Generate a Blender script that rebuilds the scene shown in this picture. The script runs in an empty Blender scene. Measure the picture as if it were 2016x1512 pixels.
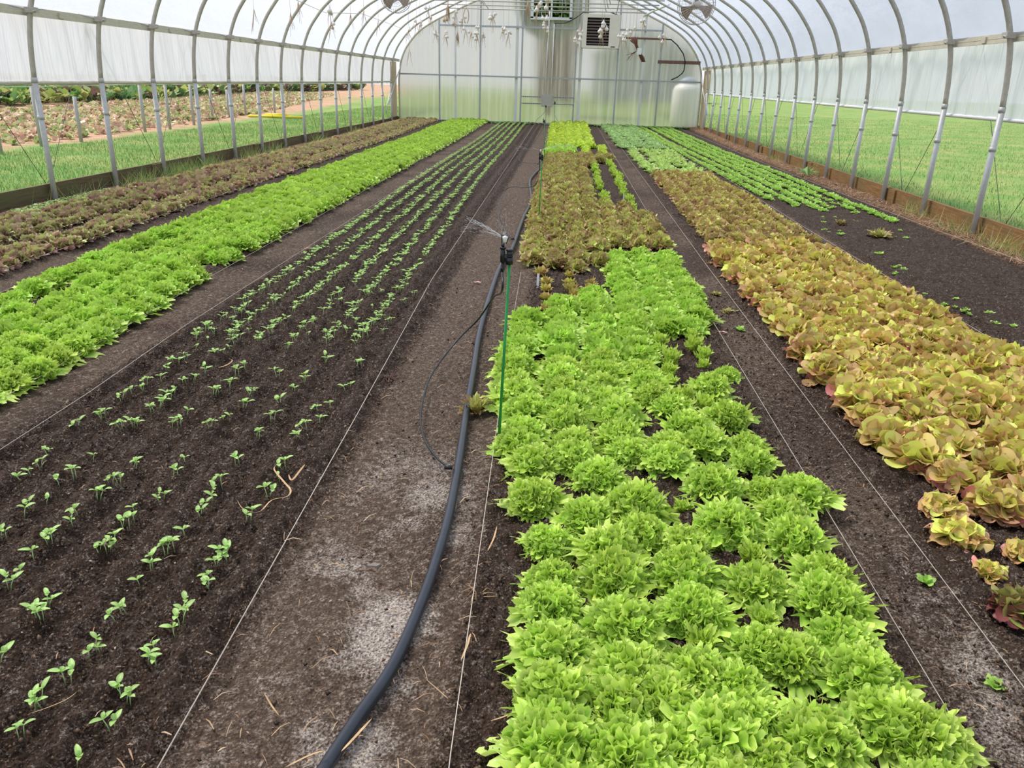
import bpy, math, random
import numpy as np
from mathutils import Matrix, Vector

# ------------------------------------------------------------------ camera
SC = bpy.context.scene
COL = SC.collection
CAM_H = 1.3
ROT = Matrix(((0.99729558, -0.05052047, 0.05337791),
              (0.06793292, 0.35649755, -0.93182327),
              (0.02804706, 0.93292935, 0.35896543)))
cam_data = bpy.data.cameras.new('camera')
cam_data.sensor_fit = 'HORIZONTAL'
cam_data.sensor_width = 36.0
cam_data.lens = 1550.0 / 2016.0 * 36.0
cam_data.clip_start = 0.05
cam_data.clip_end = 500
cam = bpy.data.objects.new('camera', cam_data)
COL.objects.link(cam)
cam.matrix_world = Matrix.Translation((0, 0, CAM_H)) @ ROT.to_4x4()
SC.camera = cam

# ------------------------------------------------------------------ world, sun, exposure
world = bpy.data.worlds.new('sky')
SC.world = world
world.use_nodes = True
wn = world.node_tree.nodes
wl = world.node_tree.links
wn.clear()
w_tc = wn.new('ShaderNodeTexCoord')
w_sep = wn.new('ShaderNodeSeparateXYZ')
w_ramp = wn.new('ShaderNodeValToRGB')
w_bg = wn.new('ShaderNodeBackground')
w_out = wn.new('ShaderNodeOutputWorld')
wl.new(w_tc.outputs['Generated'], w_sep.inputs[0])
wl.new(w_sep.outputs['Z'], w_ramp.inputs[0])
wl.new(w_ramp.outputs[0], w_bg.inputs[0])
wl.new(w_bg.outputs[0], w_out.inputs[0])
w_ramp.color_ramp.elements[0].position = 0.0
w_ramp.color_ramp.elements[0].color = (0.93, 0.95, 1.0, 1)
w_ramp.color_ramp.elements[1].position = 0.75
w_ramp.color_ramp.elements[1].color = (0.63, 0.76, 1.0, 1)
w_bg.inputs[1].default_value = 0.92
sun_data = bpy.data.lights.new('sun', 'SUN')
sun_data.energy = 5.0
sun_data.angle = math.radians(20)
sun_data.color = (1.0, 0.93, 0.82)
sun = bpy.data.objects.new('sun', sun_data)
COL.objects.link(sun)
SUN_DIR = Vector((-0.55, 0.30, 0.95)).normalized()
sun.rotation_euler = SUN_DIR.to_track_quat('Z', 'Y').to_euler()
sun.location = (-6, 6, 12)
SC.view_settings.view_transform = 'Standard'
SC.view_settings.look = 'None'
SC.view_settings.exposure = 0.20
SC.view_settings.gamma = 1.0
SC.view_settings.use_curve_mapping = False
try:
    SC.cycles.max_bounces = 7
    SC.cycles.diffuse_bounces = 3
    SC.cycles.glossy_bounces = 2
    SC.cycles.transmission_bounces = 5
    SC.cycles.transparent_max_bounces = 14
    SC.cycles.caustics_reflective = False
    SC.cycles.caustics_refractive = False
    SC.cycles.use_denoising = True
    SC.cycles.sample_clamp_indirect = 6.0
except Exception:
    pass

# ------------------------------------------------------------------ helpers
def g(px, py, z=0.0):
    """photo position -> point on the plane z."""
    d = ROT @ Vector((px - 1008, -(py - 756), -1550.0))
    t = (z - CAM_H) / d.z
    return Vector((0, 0, CAM_H)) + d * t

def pl(px, py, y):
    d = ROT @ Vector((px - 1008, -(py - 756), -1550.0))
    return Vector((0, 0, CAM_H)) + d * (y / d.y)

def lin(c):
    return tuple(((v / 255.0) / 12.92 if v <= 10 else (((v / 255.0) + 0.055) / 1.055) ** 2.4) for v in c)

class NT:
    def __init__(self, name):
        self.m = bpy.data.materials.new(name)
        self.m.use_nodes = True
        self.t = self.m.node_tree
        self.t.nodes.clear()
        self.out = self.t.nodes.new('ShaderNodeOutputMaterial')
    def n(self, kind, **kw):
        x = self.t.nodes.new('ShaderNode' + kind)
        for k, v in kw.items():
            if hasattr(x, k):
                setattr(x, k, v)
            else:
                x.inputs[k.replace('_', ' ')].default_value = v
        return x
    def l(self, a, b):
        self.t.links.new(a, b)
    def noise(self, scale, detail=4, rough=0.6, coord='Object', vec=None):
        tc = self.n('TexCoord')
        ns = self.n('TexNoise')
        ns.inputs['Scale'].default_value = scale
        ns.inputs['Detail'].default_value = detail
        ns.inputs['Roughness'].default_value = rough
        if vec is not None:
            mp = self.n('Mapping')
            mp.inputs['Scale'].default_value = vec
            self.l(tc.outputs[coord], mp.inputs[0])
            self.l(mp.outputs[0], ns.inputs[0])
        else:
            self.l(tc.outputs[coord], ns.inputs[0])
        return ns.outputs['Fac']
    def ramp(self, fac, stops):
        r = self.n('ValToRGB')
        cr = r.color_ramp
        while len(cr.elements) < len(stops):
            cr.elements.new(0.5)
        for e, (p, c) in zip(cr.elements, stops):
            e.position = p
            e.color = (c[0], c[1], c[2], 1) if not isinstance(c, (int, float)) else (c, c, c, 1)
        self.l(fac, r.inputs[0])
        return r.outputs[0]
    def mix(self, a, b, fac, mode='MIX'):
        x = self.n('MixRGB')
        x.blend_type = mode
        for s, v in ((x.inputs[1], a), (x.inputs[2], b), (x.inputs[0], fac)):
            if hasattr(v, 'is_linked') or hasattr(v, 'links'):
                self.l(v, s)
            elif isinstance(v, (int, float)):
                s.default_value = v
            else:
                s.default_value = (v[0], v[1], v[2], 1)
        return x.outputs[0]
    def bump(self, h, strength=0.5, dist=0.01):
        b = self.n('Bump')
        b.inputs['Strength'].default_value = strength
        b.inputs['Distance'].default_value = dist
        self.l(h, b.inputs['Height'])
        return b.outputs[0]
    def bsdf(self, color, rough=0.6, metal=0.0, normal=None, spec=0.5):
        p = self.n('BsdfPrincipled')
        if hasattr(color, 'links'):
            self.l(color, p.inputs['Base Color'])
        else:
            p.inputs['Base Color'].default_value = (*color[:3], 1)
        if hasattr(rough, 'links'):
            self.l(rough, p.inputs['Roughness'])
        else:
            p.inputs['Roughness'].default_value = rough
        p.inputs['Metallic'].default_value = metal
        p.inputs['Specular IOR Level'].default_value = spec
        if normal is not None:
            self.l(normal, p.inputs['Normal'])
        return p.outputs[0]
    def done(self, s):
        self.l(s, self.out.inputs[0])
        return self.m

def plain(name, rgb, rough=0.6, metal=0.0, var=0.12, scale=14.0, spec=0.4):
    t = NT(name)
    c = lin(rgb)
    f = t.noise(scale)
    col = t.ramp(f, [(0.3, tuple(v * (1 - var) for v in c)), (0.7, tuple(min(1, v * (1 + var)) for v in c))])
    return t.done(t.bsdf(col, rough, metal, spec=spec))

def leaf_mat(name, transl=0.32, rough=0.42, spec=0.4, jitter=0.10, hue=0.012):
    t = NT(name)
    at = t.n('VertexColor')
    at.layer_name = 'Col'
    oi = t.n('ObjectInfo')
    mr = t.n('MapRange')
    mr.inputs['To Min'].default_value = 1 - jitter
    mr.inputs['To Max'].default_value = 1 + jitter
    t.l(oi.outputs['Random'], mr.inputs[0])
    mh = t.n('MapRange')
    mh.inputs['To Min'].default_value = 0.5 - hue * .9
    mh.inputs['To Max'].default_value = 0.5 + hue * .35
    t.l(oi.outputs['Random'], mh.inputs[0])
    hs = t.n('HueSaturation')
    t.l(mr.outputs[0], hs.inputs['Value'])
    t.l(mh.outputs[0], hs.inputs['Hue'])
    t.l(at.outputs[0], hs.inputs['Color'])
    b = t.bsdf(hs.outputs[0], rough, spec=spec)
    tr = t.n('BsdfTranslucent')
    t.l(hs.outputs[0], tr.inputs[0])
    mx = t.n('MixShader')
    mx.inputs[0].default_value = transl
    t.l(b, mx.inputs[1])
    t.l(tr.outputs[0], mx.inputs[2])
    return t.done(mx.outputs[0])

class MB:
    """collects verts / faces (any polygon size) and optional colours."""
    def __init__(self):
        self.v = []
        self.f = []
        self.c = []
    def add(self, vs, fs, col=None):
        o = len(self.v)
        self.v.extend([tuple(x) for x in vs])
        self.f.extend([tuple(i + o for i in q) for q in fs])
        if col is not None:
            self.c.extend([col] * len(vs))
    def box(self, lo, hi, col=None):
        x0, y0, z0 = lo
        x1, y1, z1 = hi
        self.add([(x0, y0, z0), (x1, y0, z0), (x1, y1, z0), (x0, y1, z0), (x0, y0, z1), (x1, y0, z1), (x1, y1, z1), (x0, y1, z1)],
                 [(0, 3, 2, 1), (4, 5, 6, 7), (0, 1, 5, 4), (1, 2, 6, 5), (2, 3, 7, 6), (3, 0, 4, 7)], col)
    def tube(self, pts, r, n=8, caps=True, col=None, taper=None):
        pts = [Vector(p) for p in pts]
        vs = []
        up = Vector((0, 0, 1))
        prev = None
        for i, p in enumerate(pts):
            a = pts[max(i - 1, 0)]
            b = pts[min(i + 1, len(pts) - 1)]
            t = (b - a)
            if t.length < 1e-9:
                t = Vector((0, 0, 1))
            t.normalize()
            if prev is None:
                s = t.cross(up)
                if s.length < 0.05:
                    s = t.cross(Vector((1, 0, 0)))
            else:
                s = prev - t * prev.dot(t)
            s.normalize()
            prev = s
            w = t.cross(s)
            rr = r * (taper[i] if taper else 1)
            for k in range(n):
                an = 2 * math.pi * k / n
                vs.append(p + s * (rr * math.cos(an)) + w * (rr * math.sin(an)))
        fs = []
        for i in range(len(pts) - 1):
            for k in range(n):
                k2 = (k + 1) % n
                fs.append((i * n + k, i * n + k2, (i + 1) * n + k2, (i + 1) * n + k))
        if caps:
            fs.append(tuple(range(n - 1, -1, -1)))
            m = (len(pts) - 1) * n
            fs.append(tuple(range(m, m + n)))
        self.add(vs, fs, col)
    def cyl(self, a, b, r, n=12, r2=None):
        self.tube([a, b], r, n, taper=[1, (r2 / r if r2 is not None else 1)])
    def lathe(self, prof, c, n=20, axis='z'):
        vs = []
        for (r, h) in prof:
            for k in range(n):
                a = 2 * math.pi * k / n
                if axis == 'z':
                    vs.append((c[0] + r * math.cos(a), c[1] + r * math.sin(a), c[2] + h))
                else:
                    vs.append((c[0] + r * math.cos(a), c[1] + h, c[2] + r * math.sin(a)))
        fs = []
        for i in range(len(prof) - 1):
            for k in range(n):
                k2 = (k + 1) % n
                fs.append((i * n + k, i * n + k2, (i + 1) * n + k2, (i + 1) * n + k))
        self.add(vs, fs)
    def build(self, name, mat, parent=None, smooth=True, loc=None):
        me = bpy.data.meshes.new(name)
        vs = self.v
        if loc is not None:
            vs = [(a[0] - loc[0], a[1] - loc[1], a[2] - loc[2]) for a in vs]
        me.from_pydata(vs, [], self.f)
        if self.c:
            at = me.color_attributes.new('Col', 'FLOAT_COLOR', 'POINT')
            arr = np.ones((len(self.v), 4), np.float32)
            arr[:, :3] = np.array(self.c)[:, :3]
            at.data.foreach_set('color', arr.ravel())
        if smooth:
            me.polygons.foreach_set('use_smooth', [True] * len(me.polygons))
        me.materials.append(mat)
        me.update()
        o = bpy.data.objects.new(name, me)
        COL.objects.link(o)
        if loc is not None:
            o.location = loc
        if parent is not None:
            o.parent = parent
        return o

def np_mesh(name, V, F, C, mat):
    """quads only, fast."""
    me = bpy.data.meshes.new(name)
    me.vertices.add(len(V))
    me.vertices.foreach_set('co', np.ascontiguousarray(V, np.float32).ravel())
    nf = len(F)
    k = F.shape[1]
    me.loops.add(nf * k)
    me.loops.foreach_set('vertex_index', np.ascontiguousarray(F, np.int32).ravel())
    me.polygons.add(nf)
    me.polygons.foreach_set('loop_start', np.arange(0, nf * k, k, dtype=np.int32))
    me.update(calc_edges=True)
    me.polygons.foreach_set('use_smooth', np.ones(nf, bool))
    if C is not None:
        at = me.color_attributes.new('Col', 'FLOAT_COLOR', 'POINT')
        arr = np.ones((len(V), 4), np.float32)
        arr[:, :3] = C
        at.data.foreach_set('color', arr.ravel())
    me.materials.append(mat)
    return me

def tag(o, label=None, cat=None, group=None, kind=None):
    if label:
        o['label'] = label
    if cat:
        o['category'] = cat
    if group:
        o['group'] = group
    if kind:
        o['kind'] = kind
    return o

def empty(name, loc, label=None, cat=None, group=None, kind=None):
    o = bpy.data.objects.new(name, None)
    o.empty_display_size = 0.1
    COL.objects.link(o)
    o.location = loc
    return tag(o, label, cat, group, kind)

def under(root, mb, name, mat, parent=None, smooth=True):
    """builds in world coordinates, parents to root (plain offset)."""
    L = root.location if root.parent is None else Vector((0, 0, 0))
    q = MB()
    q.v = [(a[0] - L[0], a[1] - L[1], a[2] - L[2]) for a in mb.v]
    q.f = mb.f
    q.c = mb.c
    return q.build(name, mat, root if parent is None else parent, smooth)

def interp(pts, y):
    ys = [p[0] for p in pts]
    xs = [p[1] for p in pts]
    return float(np.interp(y, ys, xs))

# value noise
class VN:
    def __init__(self, seed, n=256):
        self.n = n
        self.a = np.random.RandomState(seed).rand(n, n).astype(np.float32)
    def __call__(self, x, y):
        xi = np.floor(x).astype(int)
        yi = np.floor(y).astype(int)
        fx = x - xi
        fy = y - yi
        fx = fx * fx * (3 - 2 * fx)
        fy = fy * fy * (3 - 2 * fy)
        n = self.n
        a = self.a
        x0, x1, y0, y1 = xi % n, (xi + 1) % n, yi % n, (yi + 1) % n
        return (a[x0, y0] * (1 - fx) * (1 - fy) + a[x1, y0] * fx * (1 - fy) + a[x0, y1] * (1 - fx) * fy + a[x1, y1] * fx * fy)

def sstep(a, b, x):
    t = np.clip((x - a) / (b - a), 0, 1)
    return t * t * (3 - 2 * t)

# ------------------------------------------------------------------ layout
Y_END = 26.3
HOOP0, HSP = 8.13, 1.21
XC = -0.645
XL, XR = XC - 4.715, XC + 4.715
PROF = [(4.715, -0.12), (4.715, 0.6), (4.715, 1.18), (4.69, 1.5), (4.63, 1.82), (4.50, 2.13), (4.33, 2.37), (4.16, 2.56), (3.93, 2.75),
        (3.68, 2.90), (3.40, 3.05), (3.0, 3.23), (2.5, 3.46), (2.0, 3.66), (1.45, 3.88), (0.9, 4.08), (0.4, 4.22), (0.0, 4.28)]

def arc_points(off=0.0, zmin=-1):
    pts = [(d + off * min(1, d / 2.0), z + off * (1 - d / 4.8)) for d, z in PROF if z > zmin]
    right = [(XC + d, z) for d, z in pts]
    left = [(XC - d, z) for d, z in pts[::-1]][1:]
    return right + left

def ground_z(x, y):
    """macro height of the soil (beds a little raised, paths trodden)."""
    x = np.asarray(x, float)
    y = np.asarray(y, float)
    rise = 0.07 * sstep(17, 26, y)
    path = np.zeros_like(x + y)
    for a, b in ((-3.72, -3.42), (-2.42, -2.02), (-0.80, -0.22), (0.92, 1.12), (2.42, 2.5)):
        path = np.maximum(path, sstep(a - 0.05, a + 0.05, x) * (1 - sstep(b - 0.05, b + 0.05, x)))
    return rise - 0.022 * path

def gz(x, y):
    return float(ground_z(x, y))

# ------------------------------------------------------------------ materials
def soil_mat():
    t = NT('garden_soil')
    at = t.n('VertexColor')
    at.layer_name = 'Col'
    sep = t.n('SeparateColor')
    t.l(at.outputs[0], sep.inputs[0])
    f1 = t.noise(9, 6, 0.7)
    f2 = t.noise(160, 4, 0.75)
    f3 = t.noise(45, 5, 0.7)
    dark = t.mix(lin((42, 29, 22)), lin((104, 79, 60)), t.ramp(f2, [(0.36, 0), (0.70, 1)]))
    dark = t.mix(dark, lin((52, 38, 29)), t.ramp(f1, [(0.3, 0.0), (0.7, 0.6)]))
    pathc = t.mix(lin((90, 70, 54)), lin((150, 126, 104)), t.ramp(f3, [(0.35, 0), (0.7, 1)]))
    pathc = t.mix(pathc, lin((60, 48, 42)), t.ramp(f2, [(0.4, 0.75), (0.6, 0)]))
    sand = t.mix(lin((166, 148, 132)), lin((226, 212, 198)), t.ramp(f2, [(0.4, 0), (0.65, 1)]))
    sand = t.mix(sand, lin((90, 76, 66)), t.ramp(f2, [(0.36, 0.8), (0.5, 0)]))
    def gritty(ch, k, lo, hi):
        a = t.n('Math')
        a.operation = 'MULTIPLY_ADD'
        t.l(t.mix(f2, f3, .55), a.inputs[0])
        a.inputs[1].default_value = k
        t.l(ch, a.inputs[2])
        return t.ramp(a.outputs[0], [(lo, 0), (hi, 1)])
    col = t.mix(dark, pathc, gritty(sep.outputs[0], 1.1, .62, 1.15))
    col = t.mix(col, sand, gritty(sep.outputs[1], 1.3, .68, 1.12))
    strawc = t.mix(lin((120, 88, 62)), lin((170, 134, 100)), t.ramp(f3, [(0.35, 0), (0.7, 1)]))
    col = t.mix(col, strawc, sep.outputs[2])
    vo = t.n('TexVoronoi')
    vo.inputs['Scale'].default_value = 120
    tc = t.n('TexCoord')
    t.l(tc.outputs['Object'], vo.inputs['Vector'])
    # pale flecks of bark and perlite
    fl = t.n('TexVoronoi')
    fl.inputs['Scale'].default_value = 42
    t.l(tc.outputs['Object'], fl.inputs['Vector'])
    fleck = t.ramp(fl.outputs['Distance'], [(0.05, 1), (0.09, 0)])
    rnd = t.n('SeparateColor')
    t.l(fl.outputs['Color'], rnd.inputs[0])
    sel = t.ramp(rnd.outputs[0], [(0.86, 0), (0.88, 1)])
    mm = t.n('Math')
    mm.operation = 'MULTIPLY'
    t.l(fleck, mm.inputs[0])
    t.l(sel, mm.inputs[1])
    col = t.mix(col, lin((165, 140, 115)), mm.outputs[0])
    h = t.mix(t.mix(f2, f3, 0.4), vo.outputs['Distance'], 0.45)
    nb = t.bump(h, 1.0, 0.022)
    return t.done(t.bsdf(col, 0.86, normal=nb, spec=0.28))

M_SOIL = soil_mat()
M_GALV = plain('galvanised_steel', (190, 190, 190), 0.5, 0.2, 0.1, 30)
M_HOOP = plain('weathered_galvanised_steel', (184, 178, 168), 0.5, 0.2, 0.12, 24)
M_HIP = plain('beige_channel', (205, 198, 178), 0.55, 0.1, 0.08, 18)
M_ALU = plain('aluminium_frame', (176, 180, 184), 0.45, 0.3, 0.08, 12)
M_WHITEFR = plain('white_frame', (226, 226, 224), 0.5, 0, 0.05, 8)
M_CREAM = plain('cream_enamel', (236, 226, 214), 0.45, 0, 0.04, 6)
M_DARK = plain('dark_interior', (48, 38, 36), 0.7, 0, 0.2, 20)
M_SLAT = plain('louvre_slat', (150, 135, 128), 0.45, 0.2, 0.15, 25)
M_RUST = plain('rust_brown_steel', (122, 88, 80), 0.6, 0.1, 0.2, 16)
M_BLACK = plain('black_plastic', (26, 27, 30), 0.38, 0, 0.2, 40, spec=0.5)
M_HOSE = plain('black_poly_hose', (40, 44, 54), 0.34, 0, 0.15, 30, spec=0.6)
M_STAKE = plain('green_stake', (30, 140, 62), 0.4, 0, 0.12, 20, spec=0.5)
M_TWINE = plain('pale_twine', (205, 192, 175), 0.8, 0, 0.12, 60)
M_ROPE = plain('dark_rope', (70, 66, 62), 0.8, 0, 0.15, 60)
M_GARLIC = plain('garlic_skin', (240, 232, 226), 0.6, 0, 0.06, 40)
M_DRY = plain('dry_stem', (205, 172, 145), 0.75, 0, 0.18, 50)
M_BROWNDRY = plain('brown_root_bundle', (120, 82, 68), 0.8, 0, 0.25, 50)
M_STRAW = plain('straw', (196, 160, 118), 0.7, 0, 0.25, 30)
M_WHITEP = plain('white_plastic', (238, 238, 236), 0.4, 0, 0.03, 8)
M_GREYBOX = plain('grey_box', (184, 178, 172), 0.5, 0, 0.06, 10)
M_FANGUARD = plain('fan_guard', (200, 192, 186), 0.4, 0.2, 0.08, 20)
M_FANBLADE = plain('fan_blade', (158, 136, 122), 0.5, 0.1, 0.1, 12)
M_PINK = plain('pink_dead_leaf', (228, 168, 160), 0.6, 0, 0.12, 60)
M_STONE = plain('grey_stone', (128, 116, 108), 0.7, 0, 0.15, 60)
M_YELLOW = plain('yellow_plastic', (232, 208, 40), 0.45, 0, 0.05, 10)
M_TANK = plain('white_tank', (240, 240, 240), 0.4, 0, 0.03, 3)
M_TANKCAP = plain('blue_grey_hood', (150, 165, 195), 0.45, 0, 0.05, 5)
M_PLY = plain('pale_plywood', (214, 192, 160), 0.7, 0, 0.08, 7)
M_SHED = plain('brown_siding', (112, 78, 62), 0.8, 0, 0.1, 2)
M_GREYHOUSE = plain('grey_siding', (186, 186, 190), 0.8, 0, 0.05, 1)
M_POSTWOOD = plain('grey_fence_post', (176, 174, 172), 0.6, 0.1, 0.12, 15)

def wood_mat(name, a, b, c):
    t = NT(name)
    f = t.noise(6, 6, 0.7, vec=(9, 0.6, 9))
    f2 = t.noise(3, 4, 0.6)
    col = t.mix(t.ramp(f, [(0.3, lin(a)), (0.7, lin(b))]), lin(c), t.ramp(f2, [(0.42, 0), (0.66, 0.8)]))
    return t.done(t.bsdf(col, 0.8, normal=t.bump(f, 0.5, 0.006), spec=0.2))
M_BOARD_L = wood_mat('weathered_board', (78, 66, 46), (122, 106, 78), (96, 98, 66))
M_BOARD_R = wood_mat('warm_board', (112, 82, 50), (160, 122, 80), (118, 102, 66))

def film_mat(name, tint, opac=0.6, bump_s=0.35, fold=False):
    t = NT(name)
    tr = t.n('BsdfTranslucent')
    tr.inputs[0].default_value = (*tint, 1)
    df = t.n('BsdfDiffuse')
    df.inputs[0].default_value = (*tint, 1)
    gl = t.n('BsdfGlossy')
    gl.inputs['Roughness'].default_value = 0.35
    gl.inputs[0].default_value = (0.9, 0.9, 0.9, 1)
    tp = t.n('BsdfTransparent')
    tp.inputs[0].default_value = (0.93, 0.96, 1.0, 1)
    if fold:
        f = t.noise(1.0, 3, 0.6, vec=(1.5, 6.5, 0.5))
    else:
        f = t.noise(1.6, 4, 0.65, vec=(1.2, 1.0, 2.2))
    nb = t.bump(f, bump_s, 0.09)
    for s in (tr, df, gl):
        t.l(nb, s.inputs['Normal'])
    m1 = t.n('MixShader')
    m1.inputs[0].default_value = 0.42 if fold else 0.25
    t.l(tr.outputs[0], m1.inputs[1])
    t.l(df.outputs[0], m1.inputs[2])
    m2 = t.n('MixShader')
    m2.inputs[0].default_value = 0.05
    t.l(m1.outputs[0], m2.inputs[1])
    t.l(gl.outputs[0], m2.inputs[2])
    m3 = t.n('MixShader')
    op = t.ramp(f, [(0.3, opac - 0.08), (0.7, min(1, opac + 0.08))])
    t.l(op, m3.inputs[0])
    t.l(tp.outputs[0], m3.inputs[1])
    t.l(m2.outputs[0], m3.inputs[2])
    return t.done(m3.outputs[0])
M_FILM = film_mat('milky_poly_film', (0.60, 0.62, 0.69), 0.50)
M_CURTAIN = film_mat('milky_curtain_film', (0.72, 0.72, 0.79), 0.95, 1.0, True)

M_CURTAIN_R = film_mat('milky_curtain_film_lit_tint', (0.95, 0.94, 0.96), 0.88, 1.0, True)  # same film as the left curtain; paler tint stands in for missing light

def panel_mat():
    t = NT('frosted_twinwall')
    rf = t.n('BsdfRefraction')
    rf.inputs['IOR'].default_value = 1.07
    rf.inputs['Roughness'].default_value = 0.45
    rf.inputs[0].default_value = (0.80, 0.79, 0.76, 1)
    streak = t.noise(1.0, 5, 0.7, vec=(9, 1, 0.35))
    algae = t.noise(2.2, 5, 0.7, vec=(2.5, 1, 1.4))
    col = t.mix(t.ramp(streak, [(0.35, lin((166, 162, 156))), (0.62, lin((214, 210, 200)))]), lin((206, 200, 160)), t.ramp(algae, [(0.55, 0), (0.8, 0.5)]))
    tr = t.n('BsdfTranslucent')
    t.l(col, tr.inputs[0])
    df = t.n('BsdfDiffuse')
    t.l(col, df.inputs[0])
    m1 = t.n('MixShader')
    m1.inputs[0].default_value = 0.45
    t.l(tr.outputs[0], m1.inputs[1])
    t.l(df.outputs[0], m1.inputs[2])
    tp = t.n('BsdfTransparent')
    tp.inputs[0].default_value = (0.9, 0.92, 0.9, 1)
    m2 = t.n('MixShader')
    m2.inputs[0].default_value = 0.9
    t.l(tp.outputs[0], m2.inputs[1])
    t.l(rf.outputs[0], m2.inputs[2])
    m3 = t.n('MixShader')
    t.l(t.ramp(streak, [(0.35, 0.34), (0.68, 0.62)]), m3.inputs[0])
    t.l(m2.outputs[0], m3.inputs[1])
    t.l(m1.outputs[0], m3.inputs[2])
    return t.done(m3.outputs[0])
M_PANEL = panel_mat()

def lawn_mat():
    t = NT('lawn')
    at = t.n('VertexColor')
    at.layer_name = 'Col'
    sep = t.n('SeparateColor')
    t.l(at.outputs[0], sep.inputs[0])
    f1 = t.noise(0.8, 5, 0.65)
    f2 = t.noise(26, 5, 0.75)
    f3 = t.noise(5, 5, 0.7)
    gr = t.mix(lin((84, 120, 56)), lin((124, 158, 82)), t.ramp(f2, [(0.3, 0), (0.7, 1)]))
    gr = t.mix(gr, lin((168, 160, 104)), t.ramp(f1, [(0.42, 0), (0.72, 0.75)]))
    so = t.mix(lin((150, 112, 88)), lin((204, 168, 142)), t.ramp(f3, [(0.3, 0), (0.7, 1)]))
    so = t.mix(so, lin((128, 132, 72)), t.ramp(f1, [(0.5, 0), (0.62, 0.55)]))
    col = t.mix(gr, so, sep.outputs[0])
    return t.done(t.bsdf(col, 0.9, normal=t.bump(f2, 0.6, 0.03), spec=0.15))
M_LAWN = lawn_mat()

M_LEAF = leaf_mat('lettuce_leaf', transl=0.30, jitter=0.06, hue=0.005)
M_LEAFRED = leaf_mat('red_lettuce_leaf', transl=0.22, rough=0.38, jitter=0.14, hue=0.018)
M_BLADE = leaf_mat('grass_blade', transl=0.3, jitter=0.05)
M_TREE = leaf_mat('tree_leaf', transl=0.35)

# ------------------------------------------------------------------ soil floor
def build_soil():
    rs = np.random.RandomState(3)
    ys = [0.35]
    while ys[-1] < Y_END:
        ys.append(ys[-1] * 1.0064 + 0.0006)
    ys[-1] = Y_END
    ys = np.array(ys)
    xs = np.concatenate([np.linspace(XL - 0.06, -2.12, 150, endpoint=False), np.linspace(-2.12, 2.62, 760, endpoint=False), np.linspace(2.62, XR + 0.06, 80)])
    X, Y = np.meshgrid(xs, ys)
    n1, n2, n3, n4 = VN(1), VN(2), VN(3), VN(4)
    X0 = X + 0.0
    z = ground_z(X, Y)
    warp = 0.03 * (n1(X * 3 + 9, Y * 1.2) - 0.5)
    def band(a, b, s=0.04):
        return sstep(a - s, a + s, X + warp) * (1 - sstep(b - s, b + s, X + warp))
    path = np.maximum.reduce([band(-3.74, -3.42), band(-2.40, -2.05), band(-0.74, -0.20, 0.07), band(0.90, 1.17, 0.07), band(2.40, 2.52)])
    # sowing furrows of the seedling bed
    seed = band(-1.98, -0.88, 0.03)
    furrow = np.cos((X + 0.98 + 0.012 * (n2(X * 2, Y * 2) - .5)) / 0.17 * 2 * np.pi)
    z += seed * (0.019 * furrow) * (0.7 + 0.6 * n2(X * 4, Y * 1.5))
    rough = 1 - 0.75 * path
    cl = n1(X * 26, Y * 26) * 0.34 + n2(X * 55, Y * 55) * 0.33 + n3(X * 110, Y * 110) * 0.33
    big = n4(X * 9, Y * 9)
    clod = np.clip(n3(X * 42 + 5, Y * 42 + 8) - 0.6, 0, 1) * 0.05
    fade = 1.0 / (1 + (Y / 9.0) ** 2)
    z += rough * ((cl - 0.5) * 0.058 + (big - 0.5) * 0.026 + clod) * (0.35 + 0.65 * fade)
    z += path * (n4(X * 5, Y * 3) - 0.5) * 0.018
    # string-side ridges next to the middle path
    z += 0.018 * np.exp(-((X + 0.84) / 0.05) ** 2) * (0.6 + 0.8 * n1(X * 7, Y * 6))
    # pigments: R = trodden path, G = pale sand, B = straw mulch
    pm = path * np.clip(0.30 + 0.9 * (n2(X * 3.5, Y * 2.5) - 0.35), 0, 1)
    far = sstep(3.5, 9, Y)
    mid = band(-0.74, -0.20, 0.08)
    pm = np.clip(pm + mid * (0.25 + 0.25 * far), 0, 1)
    pm *= np.where((X > 0.8) & (X < 2.6), 0.65, 1.0)
    left = (X < -2.0)
    pm *= np.where(left, 0.7, 1.0)
    blot = sstep(0.34, 0.74, n3(X * 5.2 + 3, Y * 4.2 + 1) * 0.65 + n1(X * 14, Y * 14) * 0.35)
    sandm = band(-0.66, -0.26, 0.10) * (1 - sstep(1.7, 3.0, Y)) * blot * 0.46
    sandm += band(0.98, 1.14, 0.06) * (1 - sstep(1.7, 2.4, Y)) * blot * 0.2
    straw = sstep(3.72, 3.86, X + warp) * (0.35 + 0.6 * n2(X * 8, Y * 5))
    straw = np.maximum(straw, sstep(-4.98, -5.2, X + warp) * 0.25)
    # bare brown earth at the far left
    C = np.stack([pm, np.clip(sandm, 0, 1), np.clip(straw, 0, 1)], -1).reshape(-1, 3)
    V = np.stack([X0, Y, z], -1).reshape(-1, 3)
    ny, nx = X.shape
    idx = np.arange(ny * nx).reshape(ny, nx)
    F = np.stack([idx[:-1, :-1], idx[:-1, 1:], idx[1:, 1:], idx[1:, :-1]], -1).reshape(-1, 4)
    me = np_mesh('floor', V, F, C, M_SOIL)
    o = bpy.data.objects.new('floor', me)
    COL.objects.link(o)
    tag(o, kind='structure')
    # soil behind the camera
    mb = MB()
    mb.add([(XL - 0.06, -4, -0.005), (XR + 0.06, -4, -0.005), (XR + 0.06, 0.36, -0.005), (XL - 0.06, 0.36, -0.005)], [(0, 1, 2, 3)], (0, 0, 0))
    b = mb.build('floor', M_SOIL, smooth=False)
    tag(b, kind='structure')
build_soil()

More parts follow.
